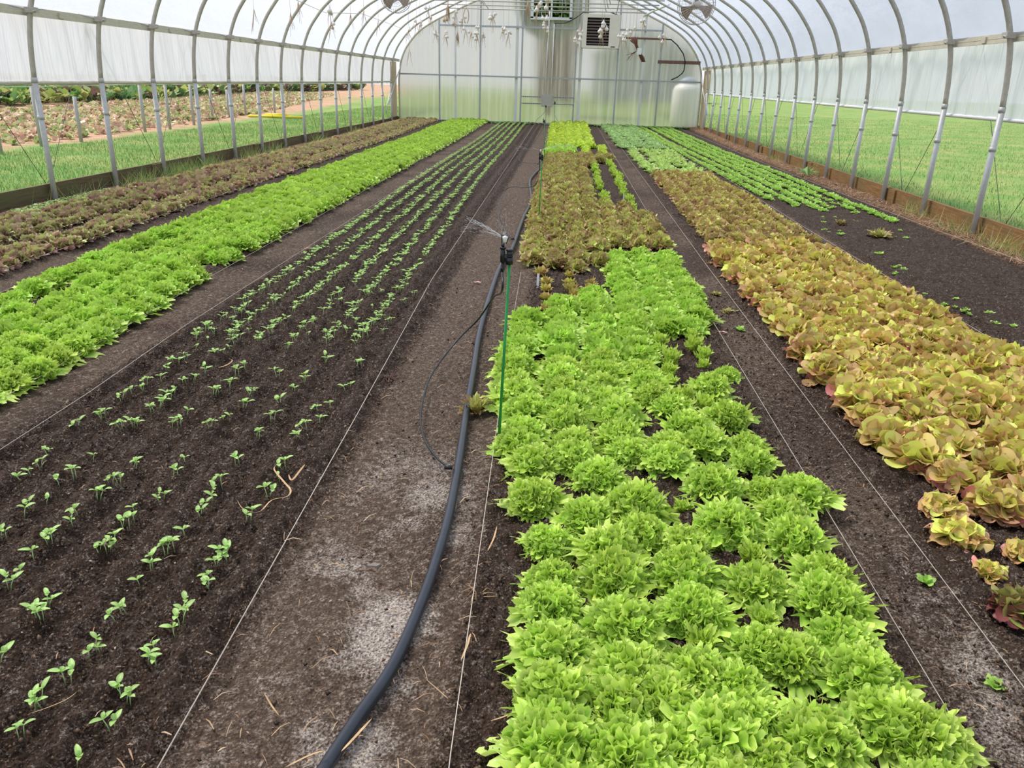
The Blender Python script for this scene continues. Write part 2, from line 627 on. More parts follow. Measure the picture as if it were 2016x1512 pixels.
# ------------------------------------------------------------------ ground outside
def build_outside():
    n = VN(11)
    for side in (-1, 1):
        if side < 0:
            xs = np.concatenate([np.linspace(-5.44, -12, 60), np.linspace(-12.3, -120, 40)])
        else:
            xs = np.concatenate([np.linspace(4.14, 10, 50), np.linspace(10.3, 120, 40)])
        ys = np.concatenate([np.linspace(-6, 40, 160), np.linspace(41, 160, 50)])
        X, Y = np.meshgrid(xs, ys)
        Z = -0.02 + 0.04 * (n(X * 1.2, Y * 1.2) - 0.5)
        edge = -8.9 - 0.04 * np.clip(Y - 12, 0, 200) - 0.5 * (n(X * .3 + 5, Y * .5) - .5) - 0.08 * np.clip(Y - 30, 0, 200)
        soil = (X < edge).astype(float) * (1 if side < 0 else 0)
        soil *= sstep(0, 0.8, edge - X)
        V = np.stack([X, Y, Z], -1).reshape(-1, 3)
        ny, nx = X.shape
        idx = np.arange(ny * nx).reshape(ny, nx)
        F = np.stack([idx[:-1, :-1], idx[:-1, 1:], idx[1:, 1:], idx[1:, :-1]], -1).reshape(-1, 4)
        if side < 0:
            F = F[:, ::-1]
        C = np.stack([soil, soil * 0, soil * 0], -1).reshape(-1, 3)
        o = bpy.data.objects.new('lawn_ground', np_mesh('lawn_ground', V, F, C, M_LAWN))
        COL.objects.link(o)
        tag(o, kind='structure')
    mb = MB()
    mb.add([(-5.44, Y_END + 0.05, -0.02), (4.14, Y_END + 0.05, -0.02), (4.14, 160, -0.02), (-5.44, 160, -0.02)], [(0, 1, 2, 3)], (0, 0, 0))
    o = mb.build('lawn_ground', M_LAWN, smooth=False)
    tag(o, kind='structure')
build_outside()

def blades(name, label, pts, hmin, hmax, cols, seed, lean=0.5, w=0.004):
    rs = np.random.RandomState(seed)
    P = np.array(pts)
    n = len(P)
    a = rs.rand(n) * 2 * np.pi
    h = hmin + (hmax - hmin) * rs.rand(n)
    ln = lean * h * rs.rand(n)
    b = rs.rand(n) * 2 * np.pi
    dx, dy = np.cos(a) * w, np.sin(a) * w
    V = np.zeros((n, 4, 3))
    V[:, 0] = P + np.stack([dx, dy, 0 * dx], -1)
    V[:, 1] = P - np.stack([dx, dy, 0 * dx], -1)
    tip = P + np.stack([ln * np.cos(b), ln * np.sin(b), h], -1)
    V[:, 2] = tip - np.stack([dx, dy, 0 * dx], -1) * .15
    V[:, 3] = tip + np.stack([dx, dy, 0 * dx], -1) * .15
    F = np.arange(n * 4).reshape(n, 4)
    cc = np.array([lin(c) for c in cols])
    C = cc[rs.randint(0, len(cc), n)] * (0.8 + 0.4 * rs.rand(n, 1))
    C = np.repeat(C, 4, axis=0)
    o = bpy.data.objects.new(name, np_mesh(name, V.reshape(-1, 3), F, C, M_BLADE))
    COL.objects.link(o)
    tag(o, label, 'grass', kind='stuff')
    return o

rs = np.random.RandomState(5)
def rnd_pts(n, x0, x1, y0, y1, z=-0.02, p=1.0):
    u = rs.rand(n) ** p
    return np.stack([x0 + (x1 - x0) * u, y0 + (y1 - y0) * rs.rand(n) ** 1.3, np.full(n, z)], -1)
GREENS = [(96, 144, 66), (120, 166, 82), (80, 124, 56), (140, 176, 96), (164, 164, 100)]
blades('lawn_grass', 'short green lawn grass outside the right side wall', rnd_pts(100000, 4.2, 24, 7.0, 44, p=2.3), 0.02, 0.06, GREENS + [(178, 190, 110)], 7, w=0.0045)
blades('lawn_grass', 'short green lawn grass outside the left side wall', rnd_pts(60000, -5.5, -9.1, 7.4, 40, p=1.0), 0.02, 0.06, GREENS + [(150, 178, 110)], 8, w=0.0045)

# crops and stubble on the field at the left
def field_rows():
    rr = np.random.RandomState(21)
    def clump_mesh(name, label, n, xr, yr, size, cols, h):
        V, F, C = [], [], []
        cc = [np.array(lin(c)) for c in cols]
        for i in range(n):
            t = rr.rand()
            y = yr[0] + (yr[1] - yr[0]) * rr.rand() ** 1.2
            x = interp(xr, y) - rr.rand() * h[1]
            s = size * (0.6 + rr.rand() * 0.8) * (1 + (y - 12) * 0.015)
            base = len(V)
            k = rr.randint(4, 7)
            col = cc[rr.randint(len(cc))]
            for j in range(k):
                a = rr.rand() * 6.28
                el = 0.3 + rr.rand() * 0.9
                d = np.array([math.cos(a) * math.cos(el), math.sin(a) * math.cos(el), math.sin(el)])
                sd = np.array([-math.sin(a), math.cos(a), 0]) * 0.38 * s
                o = np.array([x, y, -0.02 + rr.rand() * 0.3 * s * h[0]])
                b = len(V)
                V += [o, o + d * s * .6 + sd, o + d * s * 1.1 - np.array([0, 0, .15 * s]), o + d * s * .6 - sd]
                F.append((b, b + 1, b + 2, b + 3))
                c = col * (0.75 + 0.5 * rr.rand())
                C += [c] * 4
        o = bpy.data.objects.new(name, np_mesh(name, np.array(V), np.array(F), np.array(C), M_TREE))
        COL.objects.link(o)
        tag(o, label, 'crop', kind='stuff')
    veg = [(10, -15.2), (29, -19.6), (37, -18.5), (60, -22)]
    clump_mesh('field_crop_foliage', 'band of leafy green and yellow crops across the field at left', 9000, veg, (14, 90), 0.30,
               [(96, 142, 64), (150, 172, 84), (80, 118, 60), (176, 184, 104), (110, 84, 72)], (2.2, 14))
    st = [(10, -9.3), (29, -10.8), (60, -17)]
    clump_mesh('field_stubble', 'pale leafy stubble lying on the brown field at left', 7000, st, (10, 60), 0.12,
               [(222, 200, 172), (200, 200, 146), (184, 152, 122), (164, 184, 112)], (0.2, 7))
field_rows()

# fence posts with a wire along the field
for i, (px, py, top) in enumerate([(83, 290, 168), (160, 278, 188), (286, 260, 166), (335, 255, 166), (382, 245, 165), (419, 236, 173),
                                   (451, 231, 175), (484, 227, 164), (541, 222, 172), (2, 302, 185)]):
    p = g(px, py, -0.02)
    t = pl(px - 10, top, p.y)
    mb = MB()
    mb.cyl((0, 0, -0.05), (0, 0, max(t.z, 0.6)), 0.035, 10)
    o = mb.build('fence_post', M_POSTWOOD)
    o.location = (p.x, p.y, -0.02)
    tag(o, 'grey fence post on the brown field edge outside the left wall', 'post', 'fence posts along the field')
mb = MB()
mb.tube([(-9.0, 9, 1.02), (-9.1, 13.6, 0.98), (-9.4, 18, 1.0), (-10.5, 29, 0.97)], 0.006, 5)
tag(mb.build('fence_wire', M_GALV), 'thin wire running between the field fence posts', 'wire')
mb = MB()
p = g(545, 231, 0)
for sx in (-0.02, 0.0):
    mb.tube([(p.x - 0.9, p.y + sx * 4, 0.02), (p.x - 0.3, p.y + sx * 9, 0.03), (p.x + 0.9, p.y + sx * 2, 0.02)], 0.035, 8)
mb.box((p.x - 0.35, p.y - 0.1, 0.0), (p.x + 0.35, p.y + 0.15, 0.11))
tag(mb.build('yellow_tray', M_YELLOW), 'yellow plastic tray lying on the grass beyond the left wall', 'tray')

# ------------------------------------------------------------------ hoops
ORD = ['end', 'first', 'second', 'third', 'fourth', 'fifth', 'sixth', 'seventh', 'eighth', 'ninth', 'tenth', 'eleventh', 'twelfth', 'thirteenth',
       'fourteenth', 'fifteenth', 'sixteenth', 'seventeenth', 'eighteenth', 'nineteenth']
def smooth_arc(pts, m=3):
    P = [Vector((a, 0, b)) for a, b in pts]
    out = []
    for i in range(len(P) - 1):
        p0, p1, p2, p3 = P[max(i - 1, 0)], P[i], P[i + 1], P[min(i + 2, len(P) - 1)]
        for k in range(m):
            t = k / m
            out.append(0.5 * ((2 * p1) + (-p0 + p2) * t + (2 * p0 - 5 * p1 + 4 * p2 - p3) * t * t + (-p0 + 3 * p1 - 3 * p2 + p3) * t ** 3))
    out.append(P[-1])
    return out
ARC = smooth_arc(arc_points(0, 1.0))
bow = MB()
bow.tube([(p.x - XC, 0, p.z) for p in ARC], 0.026, 10)
bow_o = None
protos = {}
def hoop_parts(root):
    global protos
    if not protos:
        b = bow.build('bow', M_HOOP, root)
        gp = []
        for s in (-1, 1):
            q = MB()
            q.cyl((s * 4.715, 0, -0.15), (s * 4.715, 0, 1.19), 0.0285, 10)
            q.cyl((s * 4.715, 0, 0.80), (s * 4.715, 0, 0.84), 0.034, 10)
            gp.append(q.build('ground_post', M_GALV, root))
            c = MB()
            c.box((s * 4.62 - 0.04, -0.05, 1.79), (s * 4.62 + 0.04, 0.05, 1.84))
            c.tube([(s * 4.58, 0.0, 1.80), (s * 4.56, -0.03, 1.81), (s * 4.56, -0.08, 1.80)], 0.008, 6)
            gp.append(c.build('clamp', M_HOOP, root, smooth=False))
            e = MB()
            e.cyl((s * 4.715, 0, 1.15), (s * 4.715, 0, 1.20), 0.031, 10)
            gp.append(e.build('collar', M_GALV, root))
        protos['p'] = [b] + gp
    else:
        for o in protos['p']:
            c = o.copy()
            c.parent = root
            COL.objects.link(c)
for k in range(-3, 15):
    y = HOOP0 + HSP * k
    i = 15 - k
    e = empty('tunnel_hoop', (XC, y, 0), 'bent galvanised steel tunnel hoop, %s hoop in front of the end wall' % ORD[i], 'hoop', 'steel hoops of the tunnel')
    hoop_parts(e)
    if k >= 8:
        t = MB()
        t.cyl((-2.98, 0, 3.225), (2.86, 0, 3.225), 0.014, 8)
        tt = t.build('tie_bar', M_HOOP, e)
    if k >= 12:
        t = MB()
        for a in (-1.9, -0.65, 0.55, 1.7):
            t.cyl((a - 0.22, 0, 3.95 if abs(a) < 1 else 3.65), (a + (0.1 if a < 0 else -0.1), 0, 3.225), 0.012, 6)
        t.build('truss_web', M_HOOP, e)
# white spray of the end bow against the wall
endb = MB()
endb.tube([(p.x, Y_END - 0.04, p.z) for p in smooth_arc(arc_points(-0.01, -1))], 0.03, 8)
tag(endb.build('trim_1', M_HIP), kind='structure')

# hip channels
for s, nm in ((-1, 'trim_2'), (1, 'trim_3')):
    mb = MB()
    x = XC + s * 4.675
    for z0, z1, off in ((1.765, 1.80, 0.0), (1.803, 1.845, 0.008)):
        mb.box((x - 0.012 + s * 0.02, -4, z0), (x + 0.012 + s * 0.02, Y_END, z1))
    for j in range(-2, 12):
        yy = 8.7 + 2.42 * j
        if yy < Y_END - .5:
            mb.box((x - 0.02 + s * 0.01, yy - 0.04, 1.775), (x + 0.02 + s * 0.01, yy + 0.04, 1.83))
    o = mb.build(nm, M_HIP, smooth=False)
    tag(o, kind='structure')

# roof film
def build_film():
    n = VN(31)
    arc = smooth_arc(arc_points(0.045, 1.79 - 0.2), 2)
    arc = [p for p in arc if p.z > 1.78]
    ys = np.arange(-4.0, Y_END + 0.01, HSP / 6.0)
    ys[-1] = Y_END
    A = np.array([[p.x, p.z] for p in arc])
    V = np.zeros((len(ys), len(A), 3))
    d = np.stack([A[:, 0] - XC, (A[:, 1] - 1.2) * 1.4], -1)
    d /= np.linalg.norm(d, axis=1, keepdims=True)
    for i, y in enumerate(ys):
        ph = (y - HOOP0) / HSP
        bulge = 0.035 * (np.sin(np.pi * ph) ** 2)
        V[i, :, 0] = A[:, 0] + d[:, 0] * bulge
        V[i, :, 1] = y
        V[i, :, 2] = A[:, 1] + d[:, 1] * bulge
    ny, nx = V.shape[:2]
    idx = np.arange(ny * nx).reshape(ny, nx)
    F = np.stack([idx[:-1, :-1], idx[:-1, 1:], idx[1:, 1:], idx[1:, :-1]], -1).reshape(-1, 4)
    o = bpy.data.objects.new('ceiling', np_mesh('ceiling', V.reshape(-1, 3), F, None, M_FILM))
    COL.objects.link(o)
    tag(o, kind='structure')
    # drop curtains
    for s, nm, zb in ((-1, 'wall_left', 1.125), (1, 'wall_right', 1.075)):
        ys2 = np.arange(-4, Y_END + 0.01, 0.05)
        zs = np.linspace(1.80, zb, 9)
        Y, Z = np.meshgrid(ys2, zs, indexing='ij')
        x = XC + s * (4.775 + 0.0)
        u = (1.80 - Z) / (1.80 - zb)
        fold = (n(Y * 4.5 + 3, Z * 0.6) - .5) * 0.07 + (n(Y * 9 + 2.5 * Z, Z * 0.8 + 7) - .5) * 0.045
        X = x + s * 0.0 + fold * (1 - 0.55 * u) * s + s * 0.03
        V = np.stack([X, Y, Z], -1).reshape(-1, 3)
        a, b = Y.shape
        idx = np.arange(a * b).reshape(a, b)
        F = np.stack([idx[:-1, :-1], idx[:-1, 1:], idx[1:, 1:], idx[1:, :-1]], -1).reshape(-1, 4)
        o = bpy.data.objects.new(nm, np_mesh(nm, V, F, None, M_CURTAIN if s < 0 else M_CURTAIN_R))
        COL.objects.link(o)
        tag(o, kind='structure')
        q = MB()
        rise = 0.06
        q.tube([(x + s * 0.03, -4, zb), (x + s * 0.03, 20, zb + (0.04 if s < 0 else 0.02)), (x + s * 0.03, Y_END - 0.1, zb + (0.06 if s < 0 else 0.03))], 0.02, 8)
        r = q.build('roll_tube', M_HIP if s < 0 else M_WHITEFR, o)
build_film()

# baseboards
def board(name, x, top, mat, seed):
    rr = random.Random(seed)
    mb = MB()
    y = -4.0
    while y < Y_END - 0.1:
        L = 3.63
        y1 = min(y + L, Y_END)
        h = top + rr.uniform(-0.012, 0.012)
        dx = rr.uniform(-0.008, 0.008)
        mb.box((x - 0.02 + dx, y + 0.004, -0.12), (x + 0.02 + dx, y1 - 0.004, h))
        s = 1 if x < 0 else -1
        mb.box((x + s * 0.02 - 0.0 + dx, y1 - 0.22, -0.12), (x + s * 0.045 + dx, y1 + 0.1, h - 0.01))
        y = y1
    o = mb.build(name, mat, smooth=False)
    tag(o, kind='structure')
board('baseboard_left', XL - 0.075, 0.145, M_BOARD_L, 4)
board('baseboard_right', XR + 0.075, 0.175, M_BOARD_R, 6)

# wire netting below the curtains and zigzag ropes
for s, top, zb, nm in ((-1, 1.15, 0.12, 'left'), (1, 1.10, 0.14, 'right')):
    V, F = [], []
    x = XC + s * 4.80
    sp = 0.055
    H = top - zb
    y = 5.5
    r = 0.0007
    while y < Y_END:
        for d in (-1, 1):
            y0, y1 = y, y + d * H * 0.58
            b = len(V)
            V += [(x, y0 - r, zb), (x, y0 + r, zb), (x, y1 + r, top), (x, y1 - r, top)]
            F.append((b, b + 1, b + 2, b + 3))
        y += sp
    o = bpy.data.objects.new('wire_netting', np_mesh('wire_netting', np.array(V), np.array(F), None, M_GALV))
    COL.objects.link(o)
    tag(o, 'fine grey wire netting stretched below the %s side curtain' % nm, 'netting')
    mb = MB()
    pts = []
    y = (8.27 if s < 0 else 7.9) - 2.42 * 2
    xr = XC + s * 4.86
    while y < Y_END:
        pts.append((xr, y, 0.10))
        pts.append((xr, y + 1.21, 1.80))
        y += 2.42
    mb.tube(pts, 0.0035, 5)
    tag(mb.build('zigzag_rope', M_ROPE), 'dark cord zigzagging outside the %s side curtain' % nm, 'cord')

# corner panels and braces at the end wall
for s, nm in ((-1, 'left'), (1, 'right')):
    mb = MB()
    x0, x1 = (XL - 0.08, XL + 0.16) if s < 0 else (XR - 0.05, XR + 0.06)
    x0, x1 = sorted((XC + s * 4.80, XC + s * 4.62))
    mb.box((x0, Y_END - 0.9 if s < 0 else Y_END - 0.45, 0.1), ((x0 + 0.01) if s < 0 else x1, Y_END - 0.02, 1.76))
    if s > 0:
        mb = MB()
        mb.box((XC + 4.755, Y_END - 1.1, 0.05), (XC + 4.785, Y_END - 0.02, 1.76))
    o = mb.build('trim_4' if s < 0 else 'trim_5', M_PLY, smooth=False)
    tag(o, kind='structure')
    mb = MB()
    mb.cyl((XC + s * 4.66, Y_END - 1.9, 0.55), (XC + s * 4.62, Y_END - 0.1, 1.72), 0.014, 8)
    mb.cyl((XC + s * 4.66, Y_END - 2.3, 0.35), (XC + s * 4.66, Y_END - 1.35, 1.1), 0.014, 8)
    tag(mb.build('diagonal_brace', M_GALV), 'thin steel brace at the %s corner by the end wall' % nm, 'brace')

# ------------------------------------------------------------------ end wall
WX0, WX1, WZ0, WZ1 = -1.24, -0.05, 3.10, 4.02
def arc_z(x):
    d = abs(x - XC)
    ds = [p[0] for p in PROF[2:]][::-1]
    zs = [p[1] for p in PROF[2:]][::-1]
    return float(np.interp(d, ds, zs))
def build_end_wall():
    root = empty('wall_back', (0, Y_END, 0), kind='structure')
    mb = MB()
    xs = sorted(set([round(v, 4) for v in np.linspace(XL + 0.001, XR - 0.001, 90)] + [WX0, WX1]))
    for a, b in zip(xs[:-1], xs[1:]):
        za, zb_ = arc_z(a), arc_z(b)
        m = 0.5 * (a + b)
        if WX0 < m < WX1:
            mb.add([(a, Y_END, 0.03), (b, Y_END, 0.03), (b, Y_END, WZ0), (a, Y_END, WZ0)], [(0, 1, 2, 3)])
            mb.add([(a, Y_END, WZ1), (b, Y_END, WZ1), (b, Y_END, zb_), (a, Y_END, za)], [(0, 1, 2, 3)])
        else:
            mb.add([(a, Y_END, 0.03), (b, Y_END, 0.03), (b, Y_END, zb_), (a, Y_END, za)], [(0, 1, 2, 3)])
    under(root, mb, 'twinwall_panel', M_PANEL, smooth=False)
    fr = [(-4.07, .035), (-2.79, .04), (-1.5, .04), (0.16, .04), (1.44, .04), (2.74, .04)]
    for x, w in fr:
        q = MB()
        q.box((x - w / 2 - .005, Y_END - 0.055, 0.02), (x + w / 2 + .005, Y_END - 0.012, arc_z(x) - 0.02))
        under(root, q, 'steel_stud', M_ALU, smooth=False)
    for x, w in [(-3.57, .06), (-1.66, .09), (0.31, .085), (2.22, .07)]:
        q = MB()
        q.box((x - w / 2, Y_END - 0.011, 0.02), (x + w / 2, Y_END - 0.003, arc_z(x) - 0.02))
        under(root, q, 'panel_joiner', M_WHITEFR, smooth=False)
    for (a, b, z, h) in [(XL, XR, 1.42, .045), (XL, XR, 0.06, .07), (-4.07, 0.16, 2.84, .05), (1.44, 2.74, 2.84, .05)]:
        q = MB()
        q.box((a + .02, Y_END - 0.07, z - h / 2), (b - .02, Y_END - 0.02, z + h / 2))
        under(root, q, 'rail', M_ALU, smooth=False)
    for z in (0.86, 0.66):
        q = MB()
        q.box((-1.48, Y_END - 0.10, z - .018), (0.17, Y_END - 0.06, z + .018))
        under(root, q, 'slotted_rail', M_ALU, smooth=False)
        q = MB()
        for j in range(26):
            if abs(-1.4 + j * .062 + .66) > .2:
                q.box((-1.42 + j * .062, Y_END - 0.103, z - .007), (-1.39 + j * .062, Y_END - 0.099, z + .007))
        under(root, q, 'rail_slots', M_DARK, smooth=False)
    q = MB()
    q.box((1.49, Y_END - 0.12, 2.585), (2.81, Y_END - 0.07, 2.60))
    q.box((1.49, Y_END - 0.08, 2.585), (2.81, Y_END - 0.07, 2.64))
    o = under(root, q, 'brown_channel', M_RUST, smooth=False)
    o['label'] = 'rust brown steel channel'
    q = MB()
    q.box((2.66, Y_END - 0.11, 1.925), (3.95, Y_END - 0.07, 2.02))
    o = under(root, q, 'brown_board', M_RUST, smooth=False)
    o['label'] = 'brown horizontal board'
build_end_wall()

# window with white frame and bars
w = empty('window_1', ((WX0 + WX1) / 2, Y_END, WZ0), kind='structure')
q = MB()
t = 0.07
q.box((WX0 - .03, Y_END - .08, WZ0 - .04), (WX1 + .03, Y_END + .03, WZ0 + t - .03))
q.box((WX0 - .03, Y_END - .08, WZ1 - .03), (WX1 + .03, Y_END + .03, WZ1 + .04))
q.box((WX0 - .03, Y_END - .08, WZ0), (WX0 + t - .02, Y_END + .03, WZ1))
q.box((WX1 - t + .02, Y_END - .08, WZ0), (WX1 + .03, Y_END + .03, WZ1))
q.box((-0.67, Y_END - .05, WZ0), (-0.62, Y_END + .02, WZ1))
under(w, q, 'window_frame', M_WHITEFR, smooth=False)
q = MB()
for j in range(4):
    q.box((WX0, Y_END - .02, WZ0 + .17 + j * .16), (WX1, Y_END - .005, WZ0 + .182 + j * .16))
for x in (-0.95, -0.34):
    q.box((x, Y_END - .02, WZ0), (x + .012, Y_END - .005, WZ1))
under(w, q, 'window_bars', M_WHITEFR, smooth=False)

# louvred heater hung in front of the end wall
hx0, hx1, hz0, hz1, hy = 0.31, 1.42, 2.29, 3.21, Y_END - 0.62
h = empty('unit_heater', ((hx0 + hx1) / 2, hy, hz0), 'cream boxed heater with dark louvred opening hung high on the end wall', 'heater')
q = MB()
t = 0.03
q.box((hx0, hy + .02, hz0), (hx1, hy + .5, hz0 + t))
q.box((hx0, hy + .02, hz1 - t), (hx1, hy + .5, hz1))
q.box((hx0, hy + .02, hz0), (hx0 + t, hy + .5, hz1))
q.box((hx1 - t, hy + .02, hz0), (hx1, hy + .5, hz1))
q.box((hx0, hy + .48, hz0), (hx1, hy + .5, hz1))
lx0, lx1, lz0, lz1 = 0.44, 1.10, 2.36, 3.12
q.box((hx0, hy, hz0), (lx0, hy + .03, hz1))
q.box((lx1, hy, hz0), (hx1, hy + .03, hz1))
q.box((lx0, hy, hz0), (lx1, hy + .03, lz0))
q.box((lx0, hy, lz1), (lx1, hy + .03, hz1))
under(h, q, 'casing', M_CREAM, smooth=False)
q = MB()
q.box((lx0 - .02, hy + .16, lz0 - .02), (lx1 + .02, hy + .18, lz1 + .02))
under(h, q, 'core', M_DARK, smooth=False)
for j in range(9):
    z = lz0 + 0.04 + j * (lz1 - lz0 - .04) / 9
    q = MB()
    q.add([(lx0, hy + .015, z), (lx1, hy + .015, z), (lx1, hy + .075, z + .035), (lx0, hy + .075, z + .035),
           (lx0, hy + .015, z - .004), (lx1, hy + .015, z - .004), (lx1, hy + .075, z + .031), (lx0, hy + .075, z + .031)],
          [(0, 1, 2, 3), (7, 6, 5, 4), (0, 4, 5, 1)])
    under(h, q, 'louvre', M_SLAT, smooth=False)
q = MB()
q.box((1.17, hy - .004, hz0 + .03), (1.30, hy, hz0 + .055))
under(h, q, 'name_plate', M_DARK, smooth=False)
q = MB()
for j, cz in enumerate(np.linspace(2.78, 2.50, 8)):
    q.box((hx1 - .002, hy + .18, cz - .012), (hx1 + .003, hy + .24, cz + .010))
under(h, q, 'side_lettering', M_DARK, smooth=False)
q = MB()
for x in (0.45, 1.28):
    q.cyl((x, hy + .1, hz1), (x + (0.1 if x > 1 else -0.02), hy + .1, 3.85), 0.012, 6)
o = under(h, q, 'hanger', M_RUST)

# grey control box with two white conduits and cable
cb = empty('control_box', (-0.66, Y_END - .14, 0.58), 'grey electrical box with two conduits on the end wall rails', 'electrical box')
q = MB()
q.box((-0.84, Y_END - .24, 0.58), (-0.49, Y_END - .10, 0.93))
q.box((-0.83, Y_END - .25, 0.59), (-0.50, Y_END - .24, 0.92))
under(cb, q, 'enclosure', M_GREYBOX, smooth=False)
for a, b, zt in ((-0.75, -0.70, 3.3), (-0.555, -0.545, 2.95)):
    q = MB()
    q.cyl((a, Y_END - .13, 0.92), (b, Y_END - .13, zt), 0.016, 8)
    under(cb, q, 'conduit', M_WHITEP)
q = MB()
q.tube([(-0.545, Y_END - .13, 2.95), (-0.5, Y_END - .14, 2.965), (-0.2, Y_END - .18, 2.98), (0.1, Y_END - .3, 3.12), (0.3, Y_END - .45, 3.26), (0.7, Y_END - .5, 3.28), (1.1, Y_END - .5, 3.28), (1.33, Y_END - .5, 3.21)], 0.014, 8)
under(cb, q, 'cable', M_ROPE)

# gas line to the tank outside
q = MB()
q.tube([(2.80, Y_END - .13, 2.61), (3.0, Y_END - .13, 2.6), (3.2, Y_END - .13, 2.45), (3.4, Y_END - .13, 2.22), (3.48, Y_END - .13, 2.0), (3.47, Y_END - .13, 1.75), (3.42, Y_END - .13, 1.66), (3.3, Y_END - .10, 1.56), (3.12, Y_END - .07, 1.47)], 0.017, 8)
tag(q.build('gas_line', M_BLACK), 'black gas pipe curving down the right of the end wall', 'pipe')

tk = empty('propane_tank', (4.02, 29, 0), 'white upright propane tank seen through the frosted end wall', 'tank')
q = MB()
q.lathe([(0.02, -0.03), (0.42, -0.03), (0.44, 0.08), (0.50, 0.2), (0.50, 1.15), (0.44, 1.3), (0.25, 1.4), (0.02, 1.42)], (4.02, 29, 0), 28)
under(tk, q, 'vessel', M_TANK)
q = MB()
q.lathe([(0.22, 1.36), (0.30, 1.42), (0.28, 1.50), (0.12, 1.58), (0.01, 1.6)], (4.02, 29, 0), 24)
under(tk, q, 'hood', M_TANKCAP)

# buildings and trees beyond
def building(name, x0, x1, y, z1, mat, label, slats, base=0.0, roof=0):
    r = empty(name, ((x0 + x1) / 2, y, base), label, 'building')
    q = MB()
    q.box((x0, y, base), (x1, y + 5, z1))
    under(r, q, 'wall', mat, smooth=False)
    q = MB()
    n_ = int((z1 - base) / slats)
    for j in range(n_):
        q.box((x0 - .01, y - .03, base + j * slats), (x1 + .01, y, base + j * slats + slats * .86))
    under(r, q, 'siding', mat, smooth=False)
    if roof:
        q = MB()
        xm = (x0 + x1) / 2
        q.add([(x0 - .3, y - .3, z1), (x1 + .3, y - .3, z1), (x1 + .3, y + 5.3, z1), (x0 - .3, y + 5.3, z1), (xm, y - .3, z1 + roof), (xm, y + 5.3, z1 + roof)],
              [(0, 1, 4), (2, 3, 5), (1, 2, 5, 4), (3, 0, 4, 5), (0, 3, 2, 1)])
        under(r, q, 'roof', M_GREYHOUSE, smooth=False)
building('shed', -2.35, 0.35, 60, 5.0, M_SHED, 'brown clapboard shed seen blurred through the end wall', 0.3, roof=1.2)
building('grey_barn', 2.0, 10.3, 72, 3.6, M_GREYHOUSE, 'long pale grey building seen blurred through the right of the end wall', 0.5, roof=2.0)

def foliage(name, label, c, r, n, size, cols, seed, cat='tree', trunk=None):
    rr = np.random.RandomState(seed)
    root = empty(name, (c[0], c[1], 0), label, cat)
    u = rr.normal(size=(n, 3))
    u /= np.linalg.norm(u, axis=1, keepdims=True)
    P = u * (rr.rand(n, 1) ** 0.35) * np.array(r) + np.array([0, 0, c[2]])
    a = rr.normal(size=(n, 3))
    a /= np.linalg.norm(a, axis=1, keepdims=True)
    b = np.cross(a, rr.normal(size=(n, 3)))
    b /= np.linalg.norm(b, axis=1, keepdims=True)
    s = size * (0.6 + 0.8 * rr.rand(n, 1))
    V = np.stack([P - a * s, P + b * s * .5, P + a * s, P - b * s * .5], 1).reshape(-1, 3)
    F = np.arange(4 * n).reshape(n, 4)
    cc = np.array([lin(x) for x in cols])
    C = np.repeat(cc[rr.randint(0, len(cc), n)] * (.7 + .6 * rr.rand(n, 1)), 4, axis=0)
    o = bpy.data.objects.new('crown', np_mesh('crown', V, F, C, M_TREE))
    COL.objects.link(o)
    o.parent = root
    if trunk:
        q = MB()
        q.tube([(0, 0, -0.05), (0.05, 0, c[2] * .5), (0, 0.05, c[2])], trunk, 10, taper=[1.2, 1, .6])
        q.build('trunk', M_RUST, root)
foliage('garden_tree', 'dark green leafy tree seen through the high window of the end wall', (-0.85, 36, 4.3), (1.5, 1.5, 1.4), 9000, 0.12, [(60, 92, 44), (96, 130, 62), (128, 158, 84), (50, 74, 40)], 3, trunk=0.12)

